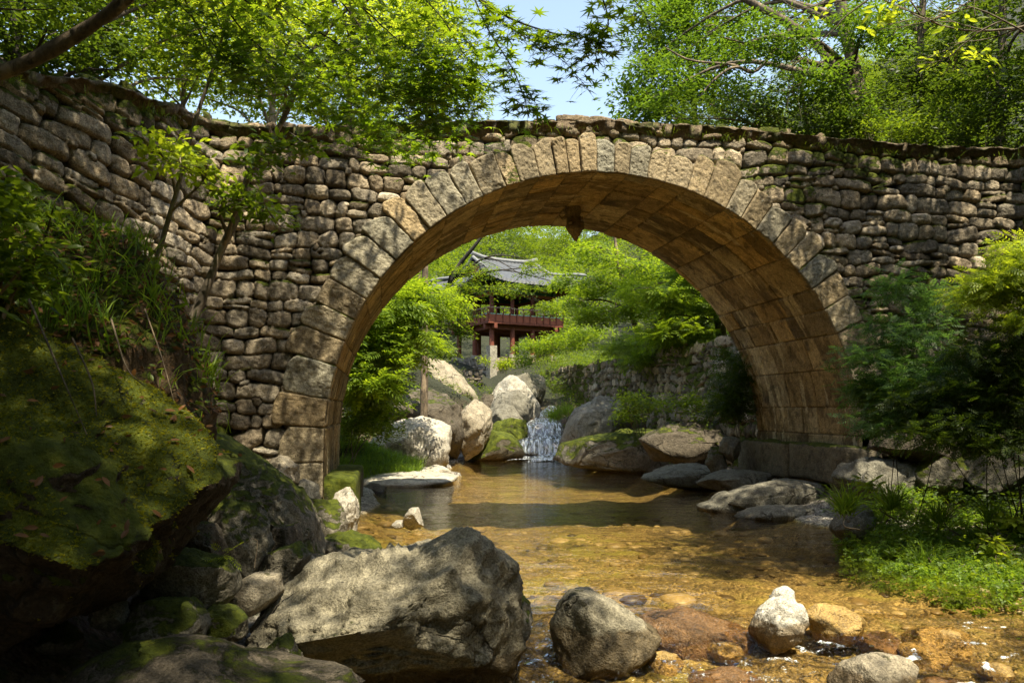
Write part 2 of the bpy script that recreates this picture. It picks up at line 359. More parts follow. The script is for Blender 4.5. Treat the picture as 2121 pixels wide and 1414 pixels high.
# ---------------------------------------------------------------- water
def water_mat(name, tint, foam=0.0, sc1=5.0, st=0.5):
    m, nt, b = newmat(name); L = nt.links; co = co_of(nt, 'Object', (0.55, 1.0, 1.0)) if not foam else co_of(nt)
    t = nd(nt, 'ShaderNodeBsdfTransparent'); t.inputs[0].default_value = (*tint, 1)
    g = nd(nt, 'ShaderNodeBsdfGlossy'); g.inputs['Roughness'].default_value = 0.015 if not foam else 0.05
    h = mth(nt, 'ADD', noise(nt, co, sc1, 3, 0.5, 0.3), mth(nt, 'MULTIPLY', noise(nt, co, sc1*3.7, 2, 0.5), 0.3))
    n = bump(nt, h, 0.05 if not foam else 0.09, st); L.new(n, g.inputs['Normal'])
    fr = nd(nt, 'ShaderNodeFresnel'); fr.inputs['IOR'].default_value = 1.33; L.new(n, fr.inputs['Normal'])
    mx = nd(nt, 'ShaderNodeMixShader'); L.new(fr.outputs[0], mx.inputs[0]); L.new(t.outputs[0], mx.inputs[1]); L.new(g.outputs[0], mx.inputs[2])
    out = mx.outputs[0]
    if foam:
        a = nd(nt, 'ShaderNodeAttribute', attribute_name='foam')
        fn = mth(nt, 'ADD', mth(nt, 'MULTIPLY', noise(nt, co, 48, 4, 0.7, 0.4), 1.0), mth(nt, 'MULTIPLY', a.outputs['Fac'], 0.42))
        ff = mrange(nt, fn, 0.82, 1.0, 0, foam)
        d = nd(nt, 'ShaderNodeBsdfDiffuse'); d.inputs[0].default_value = (0.82, 0.86, 0.88, 1)  # white specks painted for sun glints as well as foam
        m2 = nd(nt, 'ShaderNodeMixShader'); L.new(ff, m2.inputs[0]); L.new(out, m2.inputs[1]); L.new(d.outputs[0], m2.inputs[2]); out = m2.outputs[0]
    L.new(out, nt.nodes['Material Output'].inputs[0]); return m
def grid_faces(r, c, keep=None):
    i = (np.arange(r-1)[:, None]*c+np.arange(c-1)[None]); f = np.stack([i, i+1, i+c+1, i+c], -1).reshape(-1, 4)
    if keep is not None: k = keep.ravel(); f = f[k[f].all(1)]
    return f
def compact(v, f, extra=()):
    u, inv = np.unique(f, return_inverse=True); return v[u], inv.reshape(f.shape), [e[u] for e in extra]
# still pool
xs = np.arange(-6.5, 8.2, 0.09); ys = np.concatenate([np.arange(7.7, 14, 0.06), np.arange(14, 32.9, 0.16)])
X, Y = np.meshgrid(xs, ys); Pn = np.stack([X, Y*1.6, X*0], -1)
ins = np.minimum(X-np.interp(Y, _Y, _XL), np.interp(Y, _Y, _XR)-X)
amp = np.interp(Y, [7.7, 8.6, 11, 30, 32.5], [0.028, 0.012, 0.006, 0.008, 0.03])
Zw = np.where(Y < 8.3, level(Y), 0)+amp*fbm(Pn*1.7, 31, 4)
v, f, _ = compact(np.stack([X, Y, Zw], -1).reshape(-1, 3), grid_faces(*X.shape, (ins > -1.0)))
tag(mesh('water', v, f, water_mat('pool_water', (0.93, 0.86, 0.70), 0, 5.5, 0.30)), kind='structure')
# rapids in front
xs = np.arange(-2.6, 8.2, 0.024); ys = np.arange(3.4, 7.75, 0.024)
X, Y = np.meshgrid(xs, ys); Pn = np.stack([X*0.8, Y*1.5, X*0], -1)
rough = sm(Y, 8.0, 6.6)
ridge = 1-np.abs(fbm(Pn*2.4, 44, 3)); ridge2 = 1-np.abs(fbm(Pn*6.0, 47, 3))
Zw = level(Y)+rough*(0.055*(ridge-0.6)+0.030*(ridge2-0.6)+0.05*fbm(Pn*0.9, 41, 2)+0.010*fbm(Pn*19, 52, 2))
foam_glint_v = sm(Y, 8.0, 7.2)*np.clip((ridge-0.66)*2.4+(ridge2-0.70)*1.8, 0, 1)*sm(fbm(Pn*0.8, 77, 3), -0.45, 0.25)*sm(X, -.2, 1.0)*(.7+.6*sm(X, 1.5, 3.2))
ins = np.minimum(X-np.interp(Y, _Y, _XL), np.interp(Y, _Y, _XR)-X)
v, f, (fo,) = compact(np.stack([X, Y, Zw], -1).reshape(-1, 3), grid_faces(*X.shape, (ins > -0.9)), [foam_glint_v.ravel()])
tag(mesh('rapids', v, f, water_mat('rapid_water', (0.95, 0.88, 0.72), 0.7, 8.0, 0.9), cols={'foam': fo}), kind='structure')

# ---------------------------------------------------------------- rubble masonry as relief
def rubble(S, H, keep, W0, H0, seed, slope=0.0, amp=0.10, res=None):
    """S,H: grids of distance along / height; returns outward offset, tint, moss and kept mask for fitted rounded stones of mean size W0 x H0"""
    rs = np.random.default_rng(seed); s0, s1, h0, h1 = S.min(), S.max(), H.min(), H.max()
    d1 = np.full(S.shape, 9.0); d2 = np.full(S.shape, 9.0); idx = np.zeros(S.shape, int)
    P = np.stack([S, H, S*0], -1); wx = 0.035*fbm(P*2.2, seed+1, 3)*W0/0.35; wy = 0.03*fbm(P*2.0, seed+5, 3)*H0/0.2
    Sw = S+wx; Hw = H+wy+slope*(S-s0)*0+0.10*fbm(np.stack([S*0.45, H*0.3, S*0], -1), seed+8, 2)
    st = []; h = h0-0.15
    while h < h1+0.3:
        rh = H0*rs.uniform(0.72, 1.35); s = s0-rs.uniform(0, W0)
        while s < s1+W0:
            w = min(max(W0*rs.lognormal(-0.06, 0.36), 0.45*H0), 1.8*W0); hh = rh
            k = rs.random()
            if k < 0.16 and w > 0.8*W0:                       # two thin stones, one on the other
                a = rs.uniform(0.35, 0.65); st += [(s+w/2, h+hh*a/2, w/2, hh*a/2), (s+w/2, h+hh*(1+a)/2, w/2, hh*(1-a)/2)]
            else:
                e = rs.uniform(-0.12, 0.16)*H0; st.append((s+w/2, h+hh/2+e/2, w/2, hh/2+e/2))
            s += w
        h += rh
    # small pinning stones in the gaps
    for _ in range(int(len(st)*0.16)):
        a = st[rs.integers(len(st))]; st.append((a[0]+a[2]*rs.choice([-1, 1]), a[1]+a[3]*rs.choice([-1, 1]), rs.uniform(0.22, 0.4)*H0, rs.uniform(0.2, 0.33)*H0))
    hs_, ss_ = H[:, 0], S[0]
    pr = []
    for i, (cs, ch, a, b_) in enumerate(st):
        an = rs.normal(0, 0.12); p = rs.uniform(2.5, 4.6); a *= rs.uniform(0.96, 1.06); b_ *= rs.uniform(0.98, 1.08)
        pr.append((rs.uniform(-0.022, 0.034), rs.normal(0, 0.06), rs.normal(0, 0.08), rs.uniform(3.6, 7)))
        i0, i1 = np.searchsorted(ss_, [cs-a-0.16, cs+a+0.16]); j0, j1 = np.searchsorted(hs_, [ch-b_-0.16, ch+b_+0.16])
        if i1 <= i0 or j1 <= j0: continue
        sl = (slice(j0, j1), slice(i0, i1)); x = Sw[sl]-cs; y = Hw[sl]-ch
        ca, sa = math.cos(an), math.sin(an); x, y = x*ca+y*sa, y*ca-x*sa; y = y+x*rs.normal(0, 0.10)
        d = ((np.abs(x)/a)**p+(np.abs(y)/b_)**p)**(1/p)
        D1, D2 = d1[sl], d2[sl]; nw = d < D1
        d2[sl] = np.where(nw, D1, np.minimum(D2, d)); idx[sl] = np.where(nw, i, idx[sl]); d1[sl] = np.where(nw, d, D1)
    pr = np.array(pr); st = np.array(st); q = pr[idx]; c = st[idx]
    gap = sm(d2-d1, 0.0, 0.12)
    e = np.clip(d1, 0, 1.12)/1.10
    prof = (np.clip(1-e**q[..., 3], 0, 1))**0.55*(0.25+0.75*gap)
    off = amp*(prof-1)+prof*(q[..., 0]+q[..., 1]*(S-c[..., 0])+q[..., 2]*(H-c[..., 1]))
    fa = fbm(P*3.4+idx[..., None]*3.1, seed+11, 2)*3; fa = (np.floor(fa)+sm(fa-np.floor(fa), .3, .7))/3
    off += prof*(0.008*fa+0.005*fbm(P*9+idx[..., None]*1.7, seed+17, 2)+0.007*fbm(P*24, seed+13, 3)) - (1-prof)*0.02
    rc = rs.random((len(st), 3))
    val = 0.62+0.75*rc[:, 0]; val = np.where(rc[:, 2] < 0.16, val*0.55, val); val = np.where(rc[:, 2] > .9, val*1.35, val); warm = rc[:, 1]
    tint = np.stack([val*(0.97+0.13*warm), val*(0.97+0.01*warm), val*(1.04-0.16*warm)], 1)[idx]
    tint = tint*(0.16+0.84*sm(prof, 0.15, 0.62))[..., None]
    mossv = sm(fbm(P*0.8+31, seed+40, 5, .65), .0, .8)*.62*(.5+.5*prof)+np.where(rs.random(len(st)) < .08, .35, 0)[idx]
    return off, tint, mossv, c, idx

BRIDGE = empty('stone_bridge', B(AC, 15.0, 0.0), 'old granite footbridge with one tall semicircular arch and rubble spandrels over the stream', 'bridge')
RUB = rock_mat('rubble_stone', (0.355, 0.31, 0.225), moss=0.24, attr=True, lichen=0.6, stain=0.48)
RING = rock_mat('ring_stone', (0.38, 0.325, 0.235), moss=0.16, attr=True, lichen=0.55, stain=0.42, bmp=.55)
SOF = rock_mat('soffit_stone', (0.48, 0.375, 0.225), moss=-0.5, attr=True, lichen=0.05, stain=0.62, bmp=0.5)
# path of the outer wall face: wing wall on the left, straight spandrels, short return on the right
Pw = [np.array([-9.2, 4.6]), np.array([-7.6, 7.0]), np.array([-6.15, 9.45]), np.array([-5.05, 11.25])]
uA = -1.9; Pf = [B(u_, VF, 0)[:2] for u_ in (uA, 0.5, 3, 6, 9, 11.3)]; Pr = [B(11.55, 12.86, 0)[:2], B(11.9, 12.35, 0)[:2], B(13.6, 11.6, 0)[:2], B(17.0, 10.6, 0)[:2]]
path = spline(np.array(Pw+[B(-2.75, 12.86, 0)[:2]]+Pf+Pr), 900)
sl_ = np.concatenate([[0], np.cumsum(np.linalg.norm(np.diff(path, axis=0), axis=1))])
_uu = path@U[:2]; _vv = path@V[:2]
tan_ = np.gradient(path, axis=0); tan_ /= np.linalg.norm(tan_, axis=1)[:, None]; nor_ = np.stack([tan_[:, 1], -tan_[:, 0]], 1)
def on_path(s): return np.interp(s, sl_, path[:, 0]), np.interp(s, sl_, path[:, 1]), np.interp(s, sl_, nor_[:, 0]), np.interp(s, sl_, nor_[:, 1])
# top profile: read where the skyline of the wall sits on this path
topS, topZ = [], []
pxs = (path[:, 0]/path[:, 1])
for px, py in [(-60, 105), (0, 128), (100, 150), (240, 168), (300, 195), (370, 216), (480, 250), (560, 262), (700, 259), (850, 254), (1000, 249), (1240, 245), (1400, 254), (1600, 272), (1700, 282), (1900, 298), (2030, 303), (2121, 300), (2300, 296)]:
    r = ray(px, py); k = np.argmin(np.abs(pxs-r[0]/r[1])); topS.append(sl_[k]); topZ.append(HC+r[2]/r[1]*path[k, 1])
o_ = np.argsort(topS); topS = np.array(topS)[o_]; topZ = np.array(topZ)[o_]
def ztop(s): return np.interp(s, topS, topZ)
sA_ = sl_[np.argmin(np.abs(_uu+1.6))]
def gsc(s): return 1+0.32*sm(s, sA_, 1.5)             # stones grow, and courses climb, towards the wing wall
_ss = np.linspace(0, sl_[-1], 3000); _sp = np.concatenate([[0], np.cumsum(np.diff(_ss)/gsc(_ss[1:]))])
Sp, Hp = np.meshgrid(np.arange(0.0, _sp[-1], 0.0165), np.arange(-0.45, 7.1, 0.0165))
S = np.interp(Sp, _sp, _ss); G_ = gsc(S); H = Hp*G_
x_, y_, nx, ny = on_path(S); uu = x_*U[0]+y_*U[1]
big = sm(S, sl_[np.argmin(np.abs(_uu+1.0))], 0)          # stones grow towards the wing wall
off, tint, mo, cst, _id = rubble(Sp, Hp, None, 0.385, 0.225, 7, amp=0.125); off = off*np.sqrt(G_)
cst = np.stack([np.interp(cst[..., 0], _sp, _ss), cst[..., 1]*gsc(np.interp(cst[..., 0], _sp, _ss))], -1)
rr = np.hypot(uu-AC, np.maximum(H-AZ, 0)); flat = (np.abs(_vv[np.clip(np.searchsorted(sl_, S), 0, 899)]-VF) < 0.35)
keep = ~((rr < AR+0.36) & flat) & (cst[..., 1]+0.3*0 < ztop(cst[..., 0])-0.02) & (H < ztop(S)+0.10)
top_d = ztop(S)-H
mo = mo+sm(top_d, 0.9, 0.1)*0.75*sm(fbm(np.stack([S*0.5, H*0, H*0], -1), 5, 2), -0.5, 0.6)+sm(H, 1.0, 0.1)*0.3
dirt = sm(top_d, 0.45, 0.12)[..., None]*0.5
tint = tint*(1-dirt)+np.array([0.66, 0.50, 0.33])*dirt
off = off-0.03
Vx = np.stack([x_+nx*off, y_+ny*off, H], -1).reshape(-1, 3)
f = grid_faces(*S.shape, keep); v, f, (tn, ms) = compact(Vx, f, [tint.reshape(-1, 3), mo.ravel()])
mesh('rubble_wall', v, f, RUB, BRIDGE, cols={'tint': tn, 'moss': ms})
# upstream face, plainer
S2, H2 = np.meshgrid(np.arange(-5, 15, 0.04), np.arange(-0.4, 6.7, 0.04))
off2, tint2, mo2, c2, _ = rubble(S2, H2, None, 0.40, 0.22, 17)
k2 = (np.hypot(S2-AC, np.maximum(H2-AZ, 0)) > AR+0.02) & (H2 < 6.45)
v, f, (tn, ms) = compact(B(S2, VB+0.02+off2, H2).reshape(-1, 3), grid_faces(*S2.shape, k2)[:, ::-1], [tint2.reshape(-1, 3), mo2.ravel()])
mesh('rear_wall', v, f, RUB, BRIDGE, cols={'tint': tn, 'moss': ms})
# deck of trodden earth
Sd, Wd = np.meshgrid(np.arange(0.0, sl_[-1], 0.045), np.concatenate([np.linspace(-.36, 0, 10), np.arange(0.04, 4.4, 0.07)])); xd, yd, nx, ny = on_path(Sd)
zt = ztop(Sd)-0.06-0.22*sm(Wd, .55, .05)+0.05*fbm(np.stack([xd, yd+Wd, xd*0], -1)*1.3, 61, 4)-0.05*sm(Wd, 0.25, 0.0)+0.03*fbm(np.stack([xd, yd+Wd, xd*0], -1)*7, 63, 2)
xd2 = xd+V[0]*(Wd-0.03)-nx*0.05; yd2 = yd+V[1]*(Wd-0.03)-ny*0.05
lipd = .03+.15*sm(fbm(np.stack([Sd*1.1, Sd*0, Sd*0], -1), 71, 6, .75), -.5, .8); lw = np.clip(-Wd/.36, 0, 1)
lp = Wd < 0; of_ = .022+.03*fbm(np.stack([xd*4, yd*4, lw*3], -1), 73, 4)-.075*sm(lw, .35, 1)
zt = np.where(lp, ztop(Sd)-.015-lipd*lw+.02*fbm(np.stack([xd, yd+lw, xd*0], -1)*5, 64, 3), zt+.12*sm(Wd, .5, 0))
xd2 = np.where(lp, xd+nx*of_*np.sqrt(np.clip(lw*4, 0, 1)), xd2); yd2 = np.where(lp, yd+ny*of_*np.sqrt(np.clip(lw*4, 0, 1)), yd2)
mesh('earth_deck', np.stack([xd2, yd2, zt], -1), grid_faces(*Sd.shape)[:, ::-1], EARTH, BRIDGE)
def deck_point(s, w):
    x, y, _, _ = on_path(np.asarray(s, float)); return np.stack([x+V[0]*w, y+V[1]*w, ztop(s)-0.06-0.2*sm(w, .55, .05)], -1)

# ---- ring stones: joints read along the intrados
JP = [(690, 1030), (690, 957), (690, 886), (693, 828), (697, 758), (708, 704), (734, 663), (756, 619), (788, 578), (822, 541), (858, 502), (889, 473), (926, 448), (966, 423), (1002, 407), (1048, 387), (1078, 378), (1117, 368), (1153, 363), (1179, 361), (1204, 360), (1236, 360), (1270, 361), (1302, 365), (1340, 370), (1377, 378), (1422, 394), (1456, 409), (1502, 433), (1532, 455), (1563, 479), (1599, 506), (1626, 534), (1655, 560), (1680, 600), (1709, 640), (1733, 690), (1757, 762), (1778, 843), (1786, 903)]
LEN = [.9, .78, .95, .86, .98, .9, .82, .86, .88, .84, .92, .86, .82, .84, .78, .74, .80, .78, .80, .74, .86, .72, .70, .70, .72, .68, .86, 1.02, .80, .74, .70, .78, .84, .74, .70, .66, .74, .7, .8]
fi = []
for q in JP:
    a, b_ = facade(*q)
    fi.append(math.atan2(b_-AZ, a-AC) if b_ > AZ else (math.pi+(AZ-b_)/AR if a < AC else -(AZ-b_)/AR))
def ringpos(ph, r):
    """point of the facade plane: angle beyond the springings continues straight down"""
    ph = np.asarray(ph, float); c = np.clip(ph, 0, math.pi)
    return AC+r*np.cos(c), AZ+r*np.sin(c)-np.where(ph > math.pi, (ph-math.pi)*AR, 0)+np.where(ph < 0, ph*AR, 0)
ri = np.random.default_rng(3)
for i in range(len(fi)-1):
    a0, a1 = fi[i], fi[i+1]; n = 34; l = LEN[i]*(.86 if i < 13 or i > 27 else .80)
    A, R_ = np.meshgrid(np.linspace(0, 1, n), np.linspace(0, 1, n+4))
    sk = ri.normal(0, 0.10); wd = (a0-a1)*AR
    ro = l*(1+1.3*sk*(A-0.5)-0.10*(np.abs(A-0.5)*2)**4*ri.uniform(0.2, 1.6)-ri.choice([0, 0, .14])*np.clip(A-.6, 0, 1)*2); e = 0.004/AR
    ph = a0-e-(a0-a1-2*e)*A; r = AR+0.004+R_*ro
    P = np.stack([ph*AR, r, ph*0+i*7], -1)
    ph = ph+0.010/AR*fbm(P*3, 81, 2)*sm(R_, 0, .3)
    ed = np.minimum(np.minimum(A, 1-A)*wd, np.minimum(R_*l+0.01, (1-R_)*l))
    bul = np.sqrt(np.clip(1-(1-np.clip((ed+.004)/0.032, 0, 1))**2, 0, 1))
    of = 0.040+ri.uniform(-0.012, 0.02)+0.038*(bul-1)+bul*(0.013*fbm(P*4, 82, 3)+0.006*fbm(P*20, 85, 3)-0.008*sm(fbm(P*34, 88, 2), .3, .7))+.02*ri.normal()*(A-.5)
    u_, z_ = ringpos(ph, r); Pf_ = B(u_, VF-of, z_)
    # sides going back into the wall
    bd = np.concatenate([[(0, k) for k in range(n)], [(k, n-1) for k in range(1, n+4)], [(n+3, k) for k in range(n-2, -1, -1)], [(k, 0) for k in range(n+2, 0, -1)]])
    bi = bd[:, 0]*n+bd[:, 1]; back = Pf_.reshape(-1, 3)[bi]+V*0.34; nb = len(bi); nv = n*(n+4)
    q = np.arange(nb); fs = np.stack([bi, bi[(q+1) % nb], nv+(q+1) % nb, nv+q], 1)
    k = ri.uniform(0.66, 1.16); w = ri.random(); t = np.array([k*(0.92+0.20*w), k*(1.0-.02*w), k*(1.06-0.30*w)])
    vv = np.vstack([Pf_.reshape(-1, 3), back]); mk = ri.uniform(0, 0.75) if 14 < i < 27 else ri.uniform(-0.1, 0.35)
    mesh('arch_stone', vv, [grid_faces(n+4, n)[:, ::-1], fs], RING, BRIDGE, cols={'tint': np.tile(t, (len(vv), 1)), 'moss': np.full(len(vv), mk)})
# ---- vault: courses of dressed blocks running through the bridge
f0, f1 = fi[0]+0.06, -0.30
jn = [fi[2]]
for q in list(fi[3:])+[-0.17]:
    if (jn[-1]-q)*AR > .40: jn.append(q)
jn = [f0+.2]+jn
PHg, Vg = np.meshgrid(np.linspace(f0, f1, 920), np.arange(VF-0.02, VB+0.03, 0.016)); PHg, Vg = PHg.T, Vg.T
cid = np.clip(np.searchsorted(-np.array(jn), -PHg), 0, len(jn)); jd = np.min(np.abs(PHg[:, 0][:, None]-np.array(jn)[None]), 1)*AR
bid = np.zeros(PHg.shape, int); bd_ = np.full(PHg.shape, 9.0); rv = np.random.default_rng(12); nb = 0
for c_ in range(len(jn)+1):
    rows = cid[:, 0] == c_
    if not rows.any(): continue
    cuts = [VF-0.02]; 
    while cuts[-1] < VB: cuts.append(cuts[-1]+rv.uniform(0.55, 1.5))
    cuts = np.array(cuts); vr = Vg[rows]+0.006*fbm(np.stack([PHg[rows]*9, Vg[rows]*3, Vg[rows]*0], -1), 4, 2)
    bid[rows] = nb+np.searchsorted(cuts, vr); bd_[rows] = np.min(np.abs(vr[..., None]-cuts[1:]), -1); nb += len(cuts)+1
jj = np.minimum(bd_, jd[:, None]+0.005*fbm(np.stack([PHg*AR*2, Vg*4, Vg*0], -1), 8, 2))
P = np.stack([PHg*AR, Vg, Vg*0], -1)
boff = rv.uniform(-0.012, 0.014, nb+5)[bid]; rec = 0.028*(1-sm(jj, 0.003, 0.022))
rad = AR+boff+rec+0.006*fbm(P*9, 91, 3)+0.004*fbm(P*30, 95, 2)
u_, z_ = ringpos(PHg, rad)
lime = sm(fbm(np.stack([PHg*AR*1.1, Vg*5, Vg*0+3], -1), 131, 4, .6), .55, .95)*.6
cv = rv.uniform(0.55, 1.25, nb+5)[bid]; wv = rv.random(nb+5)[bid]
tint = np.stack([cv*(0.95+0.12*wv), cv*(1.0-0.05*wv), cv*(1.12-0.40*wv)], -1)*(0.25+0.75*sm(jj, 0.002, 0.016))[..., None]
streak = sm(fbm(np.stack([PHg*AR*1.3, Vg*2.6+bid*0.7, bid*1.7], -1), 99, 5, .6), 0.02, 0.75)*0.62
tint = tint*(1-streak[..., None])+np.array([0.16, 0.13, 0.10])*streak[..., None]
tint = tint*(1-lime[..., None])+np.array([1.5, 1.65, 1.9])*lime[..., None]
mesh('vault', B(u_, Vg, z_), grid_faces(*PHg.shape), SOF, BRIDGE, cols={'tint': tint.reshape(-1, 3), 'moss': np.zeros(tint.size//3)})
# footings
def rough_block(u0, u1, v0, v1, z0, z1, name, mat, seed, lab=None, moss=0.0):
    bm = bmesh.new(); bmesh.ops.create_cube(bm, size=1.0); bmesh.ops.subdivide_edges(bm, edges=bm.edges, cuts=15, use_grid_fill=True)
    p = np.array([q.co[:] for q in bm.verts]); fc = np.array([[w.index for w in q.verts] for q in bm.faces]); bm.free()
    d = np.array([u1-u0, v1-v0, z1-z0]); p = p*2; r = 0.07*2/d
    inn = np.clip(p, -1+r, 1-r); q = p-inn; ln = np.linalg.norm(q/r, axis=1)[:, None]; p = np.where(ln > 1, inn+q/np.maximum(ln, 1e-6), p)
    p = p*d/2; nrm = p/np.abs(p/(d/2)).max(1)[:, None]; nrm /= np.linalg.norm(nrm, axis=1)[:, None]
    p = p+nrm*(0.03*fbm(p*2.5, seed, 3)+0.012*fbm(p*11, seed+3, 3))[:, None]
    c = np.array([(u0+u1)/2, (v0+v1)/2, (z0+z1)/2])+p
    o = mesh(name, B(c[:, 0], c[:, 1], c[:, 2]), fc, mat, BRIDGE, cols={'tint': np.full(len(p), 0.85), 'moss': np.full(len(p), moss)})
    if lab: o['label'] = lab
    return o
FOOT = rock_mat('footing_stone', (0.22, 0.185, 0.13), moss=0.5, attr=True, lichen=0.3, stain=0.6, bmp=0.7)
rough_block(7.86, 8.6, 12.95, 15.0, 0.55, 1.24, 'footing_block', FOOT, 5); rough_block(7.84, 8.6, 15.03, 17.3, 0.5, 1.22, 'footing_block', FOOT, 9)
rough_block(-1.5, -0.50, 13.1, 15.1, -0.5, 0.80, 'footing_block', FOOT, 15, moss=0.5); rough_block(-1.5, -0.52, 15.13, 17.3, -0.5, 0.74, 'footing_block', FOOT, 19, moss=0.4)
# carved dragon head hanging from the crown of the vault
hc = np.array([AC+0.02, 15.45, AZ+AR])
def skin_lathe(stations, n=20, seed=1):
    vs = []
    for (du, dv, dz, ru, rv_) in stations:
        a = np.arange(n)*2*math.pi/n
        vs.append(np.stack([hc[0]+du+ru*np.cos(a), hc[1]+dv+rv_*np.sin(a), np.full(n, hc[2]+dz)], 1))
    P = np.array(vs); P = P.reshape(-1, 3); P = P+np.stack([fbm(P*6, seed, 3), fbm(P*6, seed+1, 3), 0.4*fbm(P*6, seed+2, 3)], 1)*0.030
    i = np.arange(len(stations)-1)[:, None]*n; j = np.arange(n)[None]
    return B(P[:, 0], P[:, 1], P[:, 2]), np.stack([i+j, i+(j+1) % n, i+n+(j+1) % n, i+n+j], -1).reshape(-1, 4)
st = spline(np.array([(0, 0, .08, .16, .20), (0, 0, -.05, .16, .20), (0.0, -.02, -.2, .13, .17), (.02, -.05, -.33, .16, .22), (.02, -.10, -.42, .18, .26), (.02, -.16, -.50, .14, .24), (.03, -.18, -.58, .10, .17), (.03, -.15, -.66, .05, .08), (.03, -.13, -.70, .01, .02)]), 30)
v, f = skin_lathe(st)
dh = mesh('dragon_head', v, f, rock_mat('carved_stone', (0.32, 0.25, 0.16), moss=-1, stain=0.5, lichen=0.1), BRIDGE)
for s_ in (-1, 1):
    mb = MB(); c0 = hc+np.array([0.02+s_*0.10, -0.20, -0.34])
    for w, rd in (((0, 0, 0), .05),):
        mb.tube([B(*(c0+np.array([0, .05, 0]))), B(*(c0+np.array([s_*.02, -.08, -.02])))], [.055, .03], 10)
    mb.tube(spline(np.array([B(*(hc+np.array([s_*.10, -.02, -.16]))), B(*(hc+np.array([s_*.2, .06, -.2]))), B(*(hc+np.array([s_*.24, .16, -.12])))]), 8), np.linspace(.05, .012, 8), 8)
    mb.build('horned_brow', dh.data.materials[0], dh, smooth=True)

# ---------------------------------------------------------------- boulders
_ico = {}
def ico(n):
    if n not in _ico:
        bm = bmesh.new(); bmesh.ops.create_icosphere(bm, subdivisions=n, radius=1.0)
        _ico[n] = (np.array([q.co[:] for q in bm.verts]), np.array([[w.index for w in q.verts] for q in bm.faces])); bm.free()
    return _ico[n]
RK = dict(
    grey=rock_mat('rock_grey', (0.22, 0.205, 0.165), moss=0.02, stain=0.45, lichen=0.6),
    mossy=rock_mat('rock_mossy', (0.20, 0.18, 0.14), moss=0.48, stain=0.5, lichen=0.4, up=0.7),
    very=rock_mat('rock_very_mossy', (0.17, 0.15, 0.11), moss=0.80, stain=0.4, lichen=0.3, up=0.9),
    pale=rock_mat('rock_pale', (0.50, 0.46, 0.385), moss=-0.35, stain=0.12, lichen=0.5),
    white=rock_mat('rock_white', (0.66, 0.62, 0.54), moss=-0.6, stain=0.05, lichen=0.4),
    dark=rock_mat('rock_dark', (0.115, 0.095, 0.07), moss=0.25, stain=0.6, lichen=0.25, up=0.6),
    wet=rock_mat('rock_wet', (0.20, 0.105, 0.034), moss=-0.6, stain=0.5, lichen=0.05, wet=0.8),
    gold=rock_mat('rock_gold', (0.44, 0.29, 0.095), moss=-0.6, stain=0.25, lichen=0.1, wet=0.6),
    tan=rock_mat('rock_tan', (0.36, 0.31, 0.23), moss=0.10, stain=0.35, lichen=0.6),
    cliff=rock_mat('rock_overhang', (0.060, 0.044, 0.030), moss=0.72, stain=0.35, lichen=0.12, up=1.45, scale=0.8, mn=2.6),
    big=rock_mat('rock_creek', (0.29, 0.26, 0.19), moss=0.40, stain=0.30, lichen=0.25, up=0.25))
